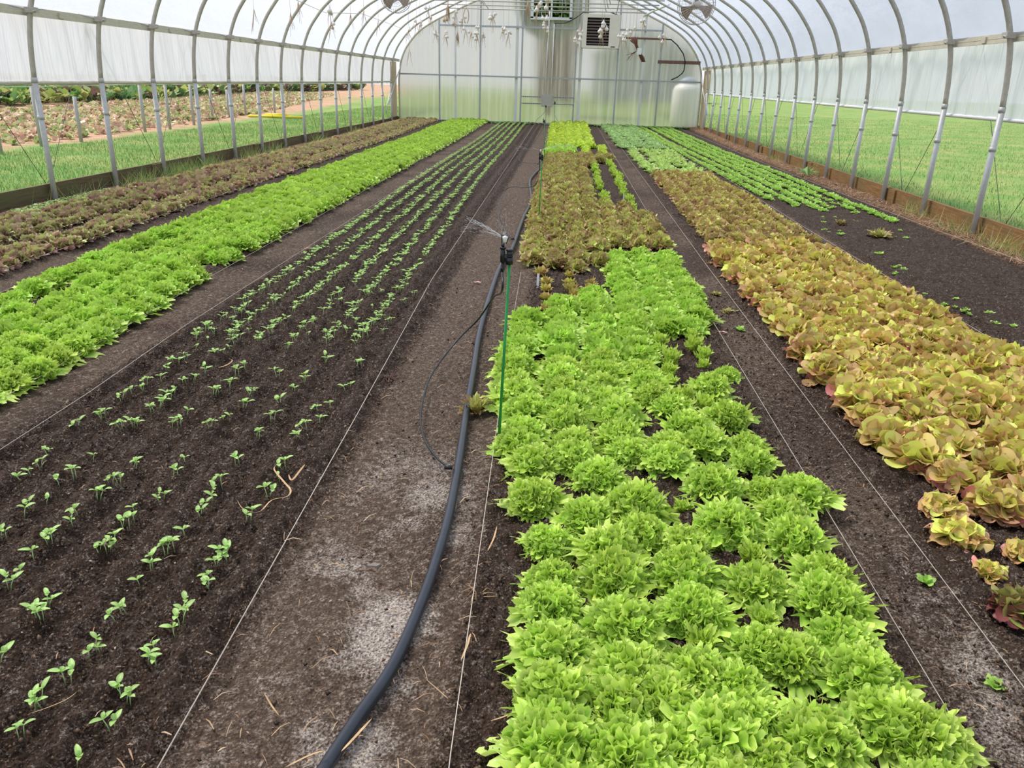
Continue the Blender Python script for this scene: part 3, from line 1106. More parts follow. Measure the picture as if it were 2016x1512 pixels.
# ------------------------------------------------------------------ fans
def fan(c, r, label, tilt):
    e = empty('circulation_fan', c, label, 'fan', 'round air circulation fans')
    e.rotation_euler = (math.radians(0), 0, tilt)
    q = MB()
    for yy in (-.07, .07):
        q.tube([(r * math.cos(a), yy, r * math.sin(a)) for a in np.linspace(0, 2 * math.pi, 37)], 0.006, 6, caps=False)
    for f_ in (0.25, 0.45, 0.65, 0.85):
        q.tube([(r * f_ * math.cos(a), -.07 - .03 * (1 - f_), r * f_ * math.sin(a)) for a in np.linspace(0, 2 * math.pi, 29)], 0.0022, 4, caps=False)
    for k in range(40):
        a = 2 * math.pi * k / 40
        ca, sa = math.cos(a), math.sin(a)
        q.tube([(r * .18 * ca, -.105, r * .18 * sa), (r * .7 * ca, -.095, r * .7 * sa), (r * ca, -.07, r * sa), (r * ca, .07, r * sa)], 0.0024, 4)
    q.build('guard', M_FANGUARD, e)
    q = MB()
    q.lathe([(0.001, -.12), (r * .16, -.12), (r * .18, -.10), (r * .14, .0), (r * .2, .05), (r * .2, .16), (.001, .17)], (0, 0, 0), 18, axis='y')
    q.build('motor', M_FANGUARD, e)
    for k in range(3):
        a0 = math.radians(95 + 120 * k)
        vs, fs = [], []
        nr, na = 5, 6
        for i in range(nr):
            rr_ = r * (.15 + .76 * i / (nr - 1))
            for j in range(na):
                aa = a0 + (j / (na - 1) - .5) * (0.75 + 0.2 * i / nr)
                vs.append((rr_ * math.cos(aa), -0.02 + 0.07 * (j / (na - 1) - .5), rr_ * math.sin(aa)))
        for i in range(nr - 1):
            for j in range(na - 1):
                fs.append((i * na + j, i * na + j + 1, (i + 1) * na + j + 1, (i + 1) * na + j))
        q = MB()
        q.add(vs, fs)
        q.build('blade', M_FANBLADE, e)
    q = MB()
    q.cyl((0, .1, r), (0, .1, r + .55), 0.01, 6)
    q.build('hanger', M_HOOP, e)
fan((1.95, 14.0, 2.51), 0.285, 'round cage fan with tan blades hanging on the right', 0.05)
fan((-3.28, 16.0, 2.70), 0.275, 'round cage fan with tan blades hanging on the left', -0.05)

# thick white pipe with bolts near the right end of the ties
q = MB()
q.tube([(2.05, 25.2, 3.16), (2.25, 24.4, 3.24), (2.5, 22.9, 3.28)], 0.03, 8)
tag(q.build('wind_brace', M_WHITEP), 'thick pale brace pipe sloping up beside the right roof ties', 'pipe')

# ------------------------------------------------------------------ hanging garlic and dried bundles
def string_up(mb, p, top):
    mb.cyl(p, (p[0], p[1], top), 0.004, 5)

def roof_z(x):
    return arc_z(x)

GAR = [  # px, py, depth, kind, bulbs
    (156, 30, 9.34, 'stem', 0), (500, 22, 13, 'stem', 0), (587, 6, 14, 'stem', 0), (652, 46, 14.5, 'garlic', 2), (648, 14, 14.3, 'garlic', 2),
    (849, 34, 19, 'stem', 1), (843, 18, 17.5, 'garlic', 2), (820, 46, 20, 'garlic', 2), (804, 62, 18, 'garlic', 2), (806, 98, 18.2, 'stem', 0),
    (827, 44, 20, 'garlic', 2), (879, 39, 21, 'tan', 3), (897, 28, 20, 'garlic', 2), (895, 46, 21, 'tan', 1), (911, 37, 20, 'garlic', 4),
    (901, 62, 19, 'brown', 0), (858, 60, 20, 'garlic', 3), (877, 66, 20, 'garlic', 5), (917, 60, 21, 'garlic', 1), (918, 18, 17, 'loop', 0),
    (928, 65, 20, 'garlic', 2), (939, 70, 19, 'garlic', 4), (941, 57, 21, 'garlic', 2), (951, 64, 20.5, 'garlic', 2), (970, 32, 18, 'garlic', 6),
    (990, 55, 19, 'garlic', 4), (1001, 67, 20, 'garlic', 3), (882, 6, 15, 'brown', 0), (1039, 5, 15, 'brown', 0), (1058, 26, 17, 'stem', 1),
    (1074, 40, 17.5, 'garlic', 5), (1077, 58, 18, 'garlic', 4), (1139, 66, 20, 'garlic', 3), (1137, 78, 19, 'garlic', 4), (1143, 56, 21, 'garlic', 2),
    (1189, 52, 17, 'garlic', 6), (1184, 64, 17.3, 'garlic', 3), (1267, 44, 19, 'garlic', 3), (1246, 58, 21, 'garlic', 2), (1239, 64, 20, 'garlic', 2),
    (1231, 70, 19, 'garlic', 3), (1223, 76, 18.5, 'garlic', 3), (1302, 75, 22, 'garlic', 2), (1310, 70, 21, 'garlic', 2), (1060, 8, 16, 'garlic', 4), (1078, 4, 15, 'garlic', 3),
    (572, 28, 14, 'stem', 0), (690, 30, 16, 'stem', 0), (716, 22, 17, 'stem', 0), (745, 40, 18.5, 'stem', 0)]
rg = random.Random(9)
LABS = {'garlic': 'bundle of white garlic bulbs hanging on a thin string under the roof',
        'stem': 'wispy dried stalk hanging on a thin string under the roof',
        'tan': 'short row of tan dried heads hanging by the left truss ties',
        'brown': 'brown dried seed bundle tied upside down under the roof', 'loop': 'looped tan tie hanging from the truss tie at left'}
for (px, py, y, kind, nb) in GAR:
    p = pl(px, py, y)
    top = min(roof_z(p.x) - 0.03, p.z + 2.0)
    single = kind in ('loop', 'tan')
    e = empty({'garlic': 'garlic_bundle', 'stem': 'dried_stalk', 'tan': 'dried_flower', 'brown': 'dried_bundle', 'loop': 'string_loop'}[kind], p, LABS[kind],
              {'garlic': 'garlic', 'stem': 'dried plant', 'tan': 'dried plant', 'brown': 'dried plant', 'loop': 'string'}[kind],
              None if single and kind == 'loop' else {'garlic': 'garlic bundles hanging under the roof', 'stem': 'dried stalks hanging under the roof',
              'tan': 'tan dried heads by the truss ties', 'brown': 'brown bundles hanging under the roof'}.get(kind))
    q = MB()
    q.cyl((0, 0, 0), (0, 0, top - p.z), 0.0022, 4)
    q.build('string', M_TWINE, e)
    if nb:
        for b in range(nb):
            c = (rg.uniform(-.06, .06), rg.uniform(-.05, .05), rg.uniform(-.10, .05))
            r = rg.uniform(.032, .044)
            qb = MB()
            qb.lathe([(0.004, -r * .8), (r * .7, -r * .65), (r, -r * .05), (r * .8, r * .5), (r * .3, r * .95), (r * .16, r * 1.6), (0.003, r * 1.8)], c, 10)
            qb.build('bulb', M_GARLIC if kind != 'tan' else M_DRY, e)
    q = MB()
    ns = {'garlic': 6, 'stem': 7, 'tan': 3, 'brown': 22, 'loop': 1}[kind]
    for s in range(ns):
        if kind == 'loop':
            q.tube([(0.05 * math.sin(a), 0, -.12 - .14 * math.cos(a)) for a in np.linspace(0.3, 5.9, 14)], 0.009, 5)
            break
        a = rg.uniform(0, 6.28)
        L = rg.uniform(.12, .34) * (1.0 if kind != 'tan' else .3)
        w_ = .05 if kind != 'brown' else .03
        q.tube([(0, 0, .03), (w_ * math.cos(a) * .5, w_ * math.sin(a) * .5, -L * .4), (w_ * math.cos(a) * 1.3, w_ * math.sin(a), -L)], 0.0045 if kind != 'stem' else .0035, 4, taper=[1, .9, .4])
    q.build('stalks', M_DRY if kind != 'brown' else M_BROWNDRY if px < 900 and py > 50 else M_DRY, e)
# heavy brown root bundle with a white tag
p = pl(1257, 100, 17.0)
e = empty('root_bundle', p, 'large brown root bundle with white tag hanging right of the heater', 'dried plant')
q = MB()
for s in range(46):
    a = rg.uniform(0, 6.28)
    r = rg.uniform(.0, .05)
    q.tube([(-.10 + .5 * r * math.cos(a) + rg.uniform(-.08, .05), r * math.sin(a), .22 + rg.uniform(-.05, .04)), (-.05 + r * math.cos(a) * .6, r * math.sin(a) * .6, .10),
            (r * .5 * math.cos(a), r * .5 * math.sin(a), 0), (.08 + r * math.cos(a), r * math.sin(a), -.12), (.12 + r * .8 * math.cos(a), r * math.sin(a), -.2)], 0.006, 4)
for s in range(8):
    a = rg.uniform(2.4, 4.2)
    q.tube([(-.03, 0, .0), (-.03 + .1 * math.cos(a), .02, -.05), (-.06 + .18 * math.cos(a), .0, -.13 + rg.uniform(-.1, .1))], 0.003, 4)
q.build('roots', M_BROWNDRY, e)
q = MB()
q.box((-.03, -.07, -.07), (.055, -.055, .05))
q.build('tag', M_WHITEP, e, smooth=False)
q = MB()
q.cyl((-.08, 0, .2), (-.08, 0, roof_z(p.x) - .03 - p.z), 0.003, 4)
q.build('string', M_TWINE, e)
# slack line the left garlands hang from
q = MB()
q.tube([pl(583, 0, 12.5), pl(640, 25, 14.3), pl(712, 27, 16), pl(770, 48, 18.2), pl(790, 56, 19.5)], 0.004, 5)
tag(q.build('hanging_line', M_TWINE), 'slack thin line strung under the left side of the roof', 'line')
for k_, x_ in enumerate((-2.35, 1.2)):
    q = MB()
    q.tube([(x_, 11.5, roof_z(x_) - .12), (x_, 25, roof_z(x_) - .12)], 0.004, 5)
    tag(q.build('hanging_line', M_TWINE), 'thin line strung lengthwise under the %s of the roof' % ('left slope' if k_ == 0 else 'right slope'), 'line')

# ------------------------------------------------------------------ lettuce geometry
def make_head(rs, rings, kind, nu, nv, cols):
    """one lettuce head: rings of fan shaped frilled leaves (n, length, half width, elev0, elev1)"""
    Vs, Fs, Cs = [], [], []
    off = 0
    PH = kind.get('span', 1.75)
    q = np.linspace(0, 1, nu)[:, None] * np.ones((1, nv))
    q = 1 - (1 - q) ** kind.get('dens', 1.35)
    f = np.ones((nu, 1)) * np.linspace(-PH, PH, nv)[None, :]
    idx = np.arange(nu * nv).reshape(nu, nv)
    Fq = np.stack([idx[:-1, :-1], idx[:-1, 1:], idx[1:, 1:], idx[1:, :-1]], -1).reshape(-1, 4)
    nrings = len(rings)
    base, mid, tip, young = [np.array(lin(c)) for c in cols[:4]]
    for ri, (n, L0, W0, a0, a1) in enumerate(rings):
        inner = ri / max(1, nrings - 1)
        phase = rs.rand() * 6.28
        for i in range(n):
            L = L0 * rs.uniform(.82, 1.15)
            W = W0 * rs.uniform(.85, 1.2)
            az = phase + 2 * math.pi * i / n + rs.uniform(-.3, .3)
            A0 = math.radians(a0 + rs.uniform(-8, 8))
            A1 = math.radians(a1 + rs.uniform(-14, 14))
            k = kind['k'] * rs.uniform(.85, 1.15)
            amp = kind['amp'] * rs.uniform(.7, 1.3)
            ph = rs.rand() * 6.28
            ph2 = rs.rand() * 6.28
            lob = kind['lobe'] * q ** 3 * (np.abs(np.sin(k * .5 * f + ph)) - .6) + kind.get('fine', 0) * q ** 6 * (np.abs(np.sin(k * 1.1 * f + ph2)) - .5)
            ru = amp * (q ** kind.get('pw', 3.0)) * (np.sin(k * f + ph2) + kind.get('h2', .5) * np.sin(k * .45 * f + ph) + kind.get('h3', .0) * q ** 2 * np.sin(k * 1.9 * f + ph))
            sn = q * (kind.get('neck', .34) + (1 - kind.get('neck', .34)) * np.cos(f)) * (1 + lob)
            w = W * q ** kind.get('wq', 1.1) * np.sin(f * (1.45 / PH)) * (1 + lob)
            m = 24
            uu = np.linspace(0, 1, m)
            ang = A0 + (A1 - A0) * uu ** kind.get('bend', 2.0)
            Rr = np.concatenate([[0], np.cumsum(np.cos(ang[:-1]) / (m - 1))])
            Z = np.concatenate([[0], np.cumsum(np.sin(ang[:-1]) / (m - 1))])
            sc_ = np.clip(sn, 0, 1)
            ex = np.clip(sn - 1, 0, 1)
            r = (np.interp(sc_, uu, Rr) + ex * math.cos(A1)) * L
            z = (np.interp(sc_, uu, Z) + ex * math.sin(A1)) * L
            an = A0 + (A1 - A0) * sc_ ** kind.get('bend', 2.0)
            o = ru + kind['cup'] * np.abs(w) ** 2 / W
            r = r - np.sin(an) * o + .004
            z = z + np.cos(an) * o
            w = w + .7 * amp * q ** kind.get('pw', 3.0) * np.cos(k * f + ph2)
            ca, sa = math.cos(az), math.sin(az)
            z = np.maximum(z, 0.003 + .004 * rs.rand())
            Vs.append(np.stack([r * ca - w * sa, r * sa + w * ca, z], -1).reshape(-1, 3))
            Fs.append(Fq + off)
            off += nu * nv
            Q = q[..., None]
            c = base * (1 - Q) + mid * Q
            be = np.clip(Q ** kind.get('edge', 3.0) * kind.get('blush', .8) * rs.uniform(.5, 1.25), 0, 1)
            tipc = tip
            rn = rs.rand()
            if rn < kind.get('green', 0):
                tipc = young
            elif len(cols) > 4 and rn > 1 - kind.get('alt', .2):
                tipc = np.array(lin(cols[4]))
            c = c * (1 - be) + tipc * be
            yo = (inner ** 1.5) * kind.get('young', .5)
            c = c * (1 - yo) + young * yo
            rib = np.exp(-(f / .10) ** 2)[..., None] * .3 * (1 - Q)
            c = c * (1 - rib) + np.array(lin((205, 225, 150))) * rib
            c = c * rs.uniform(.84, 1.14)
            Cs.append(c.reshape(-1, 3))
    return np.concatenate(Vs), np.concatenate(Fs), np.clip(np.concatenate(Cs), 0, 1)

def make_curly(rs, rings, kind, nu, nv, cols, n_p, dome, size, pk):
    """rosette of outer leaves closed by a dome of small curled frills pointing every way"""
    V0, F0, C0 = make_head(rs, rings, kind, nu, nv, cols)
    Vs, Fs, Cs = [V0], [F0], [C0]
    off = len(V0)
    R0, H0, zc = dome
    PH = 1.9
    a_ = max(4, nu - 2)
    b_ = pk['nv']
    q = np.linspace(0, 1, a_)[:, None] * np.ones((1, b_))
    q = 1 - (1 - q) ** 1.2
    f = np.ones((a_, 1)) * np.linspace(-PH, PH, b_)[None, :]
    idx = np.arange(a_ * b_).reshape(a_, b_)
    Fq = np.stack([idx[:-1, :-1], idx[:-1, 1:], idx[1:, 1:], idx[1:, :-1]], -1).reshape(-1, 4)
    base, mid, tip, young = [np.array(lin(c)) for c in cols[:4]]
    for i in range(n_p):
        t = (i + .5) / n_p
        cz = 1 - t * 1.02
        rz = math.sqrt(max(0, 1 - cz * cz))
        az = i * 2.39996 + rs.uniform(-.3, .3)
        N = np.array([rz * math.cos(az), rz * math.sin(az), cz])
        P = N * np.array([R0, R0, H0]) * rs.uniform(.78, 1.04) + np.array([0, 0, zc])
        tr = rs.normal(size=3)
        d = N * .9 + tr * .50 + np.array([0, 0, .25])
        d /= np.linalg.norm(d)
        up = N * .6 + rs.normal(size=3) * .7 + np.array([0, 0, .5])
        sd = np.cross(up, d)
        sd /= np.linalg.norm(sd)
        nn = np.cross(d, sd)
        L = size * rs.uniform(.8, 1.25)
        k = pk['k'] * rs.uniform(.85, 1.2)
        amp = pk['amp'] * rs.uniform(.7, 1.3)
        p1, p2 = rs.rand(2) * 6.28
        lob = pk['lobe'] * q ** 3 * (np.abs(np.sin(k * .75 * f + p1)) - .55)
        ru = amp * q ** 2.2 * (np.sin(k * f + p2) + .6 * np.sin(k * .5 * f + p1))
        x = L * q * (.42 + .58 * np.cos(f)) * (1 + lob)
        y = L * .85 * q * np.sin(f * .8) * (1 + lob) + .6 * amp * q ** 2 * np.cos(k * f + p2)
        z = ru + rs.uniform(-.5, 1.0) * x * x / L * .55
        W = (P - d * L * .55)[None, None, :] + x[..., None] * d + y[..., None] * sd + z[..., None] * nn
        W[..., 2] = np.maximum(W[..., 2], .004)
        Vs.append(W.reshape(-1, 3))
        Fs.append(Fq + off)
        off += a_ * b_
        Q = q[..., None]
        inner = (1 - t)
        c = base * (1 - Q) + mid * Q
        tipc = tip
        rn = rs.rand()
        if rn < kind.get('green', 0):
            tipc = young
        elif len(cols) > 4 and rn > 1 - kind.get('alt', .2):
            tipc = np.array(lin(cols[4]))
        be = np.clip(Q ** pk['edge'] * pk['blush'] * rs.uniform(.5, 1.2), 0, 1)
        c = c * (1 - be) + tipc * be
        yo = inner ** 2 * kind.get('young', .4)
        c = c * (1 - yo) + young * yo
        Cs.append((c * rs.uniform(.74, 1.14)).reshape(-1, 3))
    return np.concatenate(Vs), np.concatenate(Fs), np.clip(np.concatenate(Cs), 0, 1)

def curly_set(name, rings, kind, nu, nv, cols, mat, n, seed, n_p, dome, size, pk):
    out = []
    for i in range(n):
        V, F, C = make_curly(np.random.RandomState(seed + i), rings, kind, nu, nv, cols, n_p, dome, size, pk)
        out.append((np_mesh(name, V, F, C, mat), V, F, C))
    return out

FR = dict(k=8.5, amp=.0075, lobe=.30, fine=.20, cup=.25, blush=.9, edge=5, young=.35, h2=.45, h3=.25, pw=4.5, bend=1.6)
FR_FAR = dict(k=5, amp=.012, pw=3, lobe=.2, cup=.2, blush=.7, edge=2.5, young=.4)
PKF = dict(k=4.6, amp=.0070, lobe=.50, nv=19, edge=3.5, blush=.95)
PKM = dict(k=3.4, amp=.0062, lobe=.42, nv=13, edge=3, blush=.8)
PKL = dict(k=2.6, amp=.007, lobe=.25, nv=8, edge=2.2, blush=.75)
PKO = dict(k=2.6, amp=.0050, lobe=.42, nv=10, edge=1.4, blush=1.0)
PKOL = dict(k=2.2, amp=.0055, lobe=.38, nv=7, edge=1.3, blush=1.0)
OAK = dict(k=5.5, amp=.0070, lobe=.35, cup=.2, blush=1.0, edge=1.5, young=.3, alt=.25, green=.42, pw=2.2)
BUT = dict(k=4.4, amp=.0100, lobe=.15, cup=.1, blush=1.1, edge=1.6, young=.5, alt=.16, green=.26, h2=.8, wq=1.0)
GREEN = [(122, 170, 40), (158, 210, 56), (236, 252, 142), (214, 240, 84)]  # first tone darkened to paint in depth shade; pale edges are pigment
GREEN_L = [(156, 206, 58), (166, 218, 62), (222, 244, 130), (206, 238, 96)]
LIME = [(200, 228, 84), (204, 232, 76), (232, 246, 120), (228, 244, 104)]
BROWN = [(194, 212, 88), (224, 216, 116), (220, 160, 126), (226, 232, 110), (216, 132, 126)]
OAKC = [(182, 194, 94), (194, 196, 104), (198, 150, 122), (206, 214, 112), (186, 124, 116)]
OAKR = [(190, 196, 98), (200, 190, 108), (206, 156, 124), (212, 212, 114), (190, 134, 122)]
REDL = [(190, 188, 120), (202, 170, 144), (200, 142, 140), (192, 204, 120), (178, 118, 130)]
PALE = [(176, 206, 112), (190, 216, 122), (214, 234, 156), (206, 230, 134)]
BLUE = [(156, 190, 112), (170, 204, 128), (200, 224, 158), (188, 218, 146)]
BABY = [(170, 206, 94), (182, 220, 102), (200, 234, 134), (192, 228, 120)]

def frilly_rings(s=1.0, dense=1.0):
    d = lambda n: max(4, int(round(n * dense)))
    return [(d(8), .122 * s, .046 * s, 22, -14), (d(9), .108 * s, .042 * s, 36, 8)]
def oak_rings(s=1.0, dense=1.0):
    d = lambda n: max(4, int(round(n * dense)))
    return [(d(8), .104 * s, .034 * s, 26, -8), (d(8), .096 * s, .030 * s, 44, 14)]
def butter_rings(s=1.0, dense=1.0):
    d = lambda n: max(4, int(round(n * dense)))
    return [(d(7), .112 * s, .052 * s, 28, -14), (d(8), .108 * s, .048 * s, 44, 2), (d(8), .100 * s, .042 * s, 58, 18), (d(7), .090 * s, .036 * s, 70, 36), (d(5), .080 * s, .028 * s, 82, 60)]

def head_set(name, rings, kind, nu, nv, cols, mat, n, seed):
    out = []
    for i in range(n):
        r_ = np.random.RandomState(seed + i)
        V, F, C = make_head(r_, rings, kind, nu, nv, cols)
        out.append((np_mesh(name, V, F, C, mat), V, F, C))
    return out

RP = random.Random(77)
def place(name, data, x, y, sc, label, cat, group, z=None, first={}, tilt=0.12, zs=1.0):
    """a copied head object standing on the soil."""
    key = data.name
    if key in first:
        o = first[key].copy()
    else:
        o = bpy.data.objects.new(name, data)
        first[key] = o
    COL.objects.link(o)
    o.location = (x, y, (gz(x, y) if z is None else z) - 0.004)
    o.rotation_euler = (RP.uniform(-tilt, tilt), RP.uniform(-tilt, tilt), RP.uniform(0, 6.28))
    s = sc
    o.scale = (s, s, s * zs * RP.uniform(.9, 1.12))
    for k in ('label', 'category', 'group'):
        if k in o:
            del o[k]
    tag(o, label, cat, group)
    return o

def mass(name, label, cat, items, sets, mat, seed):
    """everything past the individual plants as one mesh."""
    rr = np.random.RandomState(seed)
    Vs, Fs, Cs = [], [], []
    off = 0
    for (x, y, s) in items:
        _, V, F, C = sets[rr.randint(len(sets))]
        a = rr.rand() * 6.28
        ca, sa = math.cos(a), math.sin(a)
        W = np.stack([(V[:, 0] * ca - V[:, 1] * sa) * s + x, (V[:, 0] * sa + V[:, 1] * ca) * s + y, V[:, 2] * s * rr.uniform(.9, 1.1) + gz(x, y) - .004], -1)
        Vs.append(W)
        Fs.append(F + off)
        Cs.append(C * rr.uniform(.88, 1.1))
        off += len(V)
    o = bpy.data.objects.new(name, np_mesh(name, np.concatenate(Vs), np.concatenate(Fs), np.clip(np.concatenate(Cs), 0, 1), mat))
    COL.objects.link(o)
    tag(o, label, cat, kind='stuff')
    return o

def grid_heads(y0, y1, left, right, rows, dy, jit, rr, keep=None, fray=0.0):
    out = []
    y = y0
    k = 0
    while y < y1:
        xl, xr = interp(left, y), interp(right, y)
        for i in range(rows):
            fx = (i + .5) / rows
            x = xl + (xr - xl) * fx + rr.uniform(-jit, jit)
            yy = y + rr.uniform(-jit, jit) + (0.5 * dy if (i % 2) else 0)
            if y0 <= yy <= y1 and (keep is None or keep(x, yy, i)):
                out.append((x, yy))
        y += dy
        k += 1
    return out

# ---- near green bed ---------------------------------------------------------
S_NEAR = curly_set('green_frilly_lettuce', frilly_rings(), FR, 9, 33, GREEN, M_LEAF, 6, 100, 185, (.080, .066, .022), .030, PKF)
S_MID = curly_set('green_frilly_lettuce', frilly_rings(dense=.9), dict(FR, k=6.5, h3=0), 6, 17, GREEN_L, M_LEAF, 4, 200, 110, (.080, .064, .022), .035, PKM)
S_FAR = curly_set('green_frilly_lettuce', frilly_rings(dense=.6), FR_FAR, 4, 9, GREEN_L, M_LEAF, 4, 300, 48, (.082, .062, .022), .050, PKL)

SHOWN = [(1092, 1252, 1.0), (1094, 1351, 1.05), (1094, 1450, 1.1), (1233, 1213, 1.1), (1244, 1303, 1), (1224, 1373, 1.0), (1305, 1360, .95), (1378, 1303, .92),
         (1241, 1472, 1.05), (1340, 1465, 1.0), (1410, 1432, 1.1), (1370, 1186, 1.0), (1085, 1170, .9), (1494, 1135, .95), (1636, 1168, 1.08), (1663, 1236, .9),
         (1505, 1253, .9), (1563, 1274, .92), (1699, 1307, 1.05), (1753, 1400, 1.08), (1827, 1435, .98), (1617, 1435, 1.0), (1053, 965, .98), (1079, 1043, .8),
         (1089, 1119, .8), (1159, 996, .9), (1180, 922, 1.0), (1254, 982, 1.1), (1265, 1032, .9), (1202, 1066, 1.0), (1214, 1119, 1.05), (1345, 1049, .9), (1350, 1109, 1.0),
         (1408, 938, 1.0), (1435, 1017, 1.1), (1547, 991, .88), (1569, 1042, 1.0), (1626, 1112, .85), (1484, 890, .85), (1475, 858, .8), (1513, 945, .75), (1393, 862, 1.0),
         (1436, 806, .98), (1402, 749, .95), (1434, 719, .65), (1362, 632, 1.0), (1470, 1385, .9), (1456, 1332, .8), (1520, 1490, .85),
         (1320, 786, .85), (1357, 830, 1.0), (1318, 890, 1.0), (1860, 1545, .9), (1090, 1545, 1.05), (1190, 1560, 1.0), (1320, 1550, 1.0), (1430, 1530, 1.0), (1700, 1530, .5), (1053, 893, 1.0)]
pts_near = []
for px, py, s in SHOWN:
    p = g(px, py, 0.07)
    pts_near.append((p.x, p.y, s))
rr = random.Random(12)
left_e = [(2.2, -.13), (2.6, -.20), (3.6, -.24), (4.4, -.22), (4.7, 0.0), (4.9, .1), (5.0, .28), (6.9, .30)]
right_e = [(2.2, .90), (2.8, .92), (6.9, .95)]
def near_keep(x, y, i):
    if y > 6.35 - 0.0 * x:
        return False
    if y > 4.40 + (x + .2) * 1.5 and x < .31:
        return False
    # gaps in the two right-hand rows
    if 2.4 < y < 4.28 and x > 0.52:
        return False
    for (a, b, s) in pts_near:
        if (a - x) ** 2 + (b - y) ** 2 < .105 ** 2:
            return False
    return True
fill = grid_heads(2.30, 6.4, [(2.2, -.16), (3.6, -.28), (6.4, -.25)], [(2.2, .93), (6.4, .93)], 6, .165, .022, rr, near_keep)
for (x, y) in fill:
    pts_near.append((x, y, rr.uniform(.95, 1.15)))
G1 = 'green frilly lettuces in the near bed right of the hose'
for n, (x, y, s) in enumerate(pts_near):
    st = S_NEAR if y < 3.6 else S_MID
    lab = 'bright green frilly lettuce packed with others in the near bed right of the hose'
    place('green_frilly_lettuce', st[RP.randrange(len(st))][0], x, y, s * 1.0, lab, 'lettuce', G1)
# singled-out small plants of that bed
S_SMALL = head_set('young_lettuce', [(9, .07, .022, 60, 40), (8, .075, .02, 75, 60), (8, .07, .018, 84, 75)], dict(FR, k=7, amp=.006, h3=0), 6, 17, [(176, 208, 74), (186, 216, 80), (214, 236, 118), (206, 232, 96)], M_LEAF, 2, 400)
for px, py, s, lab in [(1389, 1252, .9, 'small pale round lettuce alone in a soil gap of the near green bed'),
                       (1508, 1203, .9, 'small upright yellow-green lettuce at the back of a larger head, near green bed'),
                       (1484, 1082, 1.0, 'small yellow-green lettuce tucked behind the front middle head of the near green bed'),
                       (1348, 984, .7, 'tiny pale lettuce between big heads in the middle of the near green bed')]:
    p = g(px, py, .05)
    place('young_lettuce', S_SMALL[0][0], p.x, p.y, s, lab, 'lettuce', None)
for px, py, s in [(1362, 657, .8), (1368, 680, .95), (1386, 697, .9), (1387, 714, .7), (1300, 672, .95), (1298, 690, .8), (1322, 709, 1.1), (1318, 728, .9), (1320, 748, .7), (1332, 780, .9), (1352, 775, .8), (1340, 640, .8), (1387, 793, 1.0), (1345, 796, .9)]:
    p = g(px, py, .04)
    place('young_lettuce', S_SMALL[1][0], p.x, p.y, s * 1.2, 'small yellow-green lettuce in the thin rows beside bare soil of the near green bed', 'lettuce', 'small green lettuces in the thin rows')

# small brown-green lettuces in three short rows
S_TINY = head_set('young_brown_lettuce', [(8, .062, .020, 50, 20), (7, .065, .018, 68, 50), (6, .055, .015, 80, 72)], dict(OAK, amp=.005), 5, 11, [(196, 200, 96), (208, 202, 102), (200, 162, 104), (216, 214, 112)], M_LEAFRED, 2, 420)
for row, labs in (([(1066, 531), (1074, 550), (1075, 562), (1074, 580), (1076, 602), (1072, 625)], 'left'),
                  ([(1120, 535), (1122, 551), (1125, 563), (1130, 573), (1128, 585), (1125, 605)], 'middle'),
                  ([(1164, 552), (1163, 563), (1166, 574), (1170, 584), (1168, 594)], 'right')):
    for px, py in row:
        p = g(px, py + 4, .03)
        place('young_brown_lettuce', S_TINY[RP.randrange(2)][0], p.x, p.y, RP.uniform(.9, 1.2), 'small olive lettuce in the %s of three short rows behind the near green bed' % labs, 'lettuce', 'olive lettuces in the %s short row' % labs)

# ---- left green bed ----------------------------------------------------------
rr = random.Random(14)
LG_L = [(2.0, -3.20), (4.3, -3.24), (5.6, -3.36), (7.6, -3.40), (14.8, -3.62), (26.3, -3.66)]
LG_R = [(2.0, -2.26), (3.5, -2.28), (5.0, -2.40), (6.8, -2.42), (11.7, -2.46), (26.3, -2.50)]
def lg_keep(x, y, i):
    # bare strips between the first and second row
    for (a, b) in ((3.4, 3.9), (4.2, 5.0), (5.45, 6.2)):
        if a < y < b and i == 1:
            return False
    if i == 5 and (5.15 < y < 5.5):
        return False
    return rr.random() > .012
pts = sorted(grid_heads(2.3, 26.0, LG_L, LG_R, 6, .165, .022, rr, lg_keep), key=lambda q: q[1])
G2 = 'green frilly lettuces in the long left bed'
NL = max(60, 296 - len(pts_near))
for i, (x, y) in enumerate(pts[:NL]):
    st = S_NEAR if y < 3.6 else (S_MID if y < 7 else S_FAR)
    place('green_frilly_lettuce', st[RP.randrange(len(st))][0], x, y, RP.uniform(.90, 1.12) * .98, 'bright green frilly lettuce packed with others in the long left bed', 'lettuce', G2)
mass('green_lettuce_mass', 'far stretch of packed bright green lettuces in the long left bed', 'lettuce bed', [(x, y, rr.uniform(.95, 1.15)) for x, y in pts[NL:]], S_FAR, M_LEAF, 3)

# ---- red-brown oakleaf, centre bed ------------------------------------------
S_OAK = curly_set('red_oakleaf_lettuce', oak_rings(1.05), OAK, 5, 11, OAKC, M_LEAFRED, 4, 500, 90, (.074, .070, .026), .034, PKO)
S_OAKF = curly_set('red_oakleaf_lettuce', oak_rings(1.05, .65), OAK, 4, 7, OAKC, M_LEAFRED, 3, 520, 55, (.076, .068, .026), .042, PKOL)
rr = random.Random(15)
def oak_keep(x, y, i):
    if y < 6.55 and x > .30:
        return False
    if 9.0 < y < 14.2 and (.40 + (y - 9) * .01 < x < .78):
        return False
    if 8.2 < y < 14.8 and x > .70:
        return y < 8.2
    return rr.random() > .01
pts = sorted(grid_heads(5.75, 15.3, [(5.7, -.30), (9, -.36), (15.4, -.37)], [(5.7, .93), (8.7, .93), (15.4, .88)], 7, .16, .02, rr, oak_keep), key=lambda q: q[1])
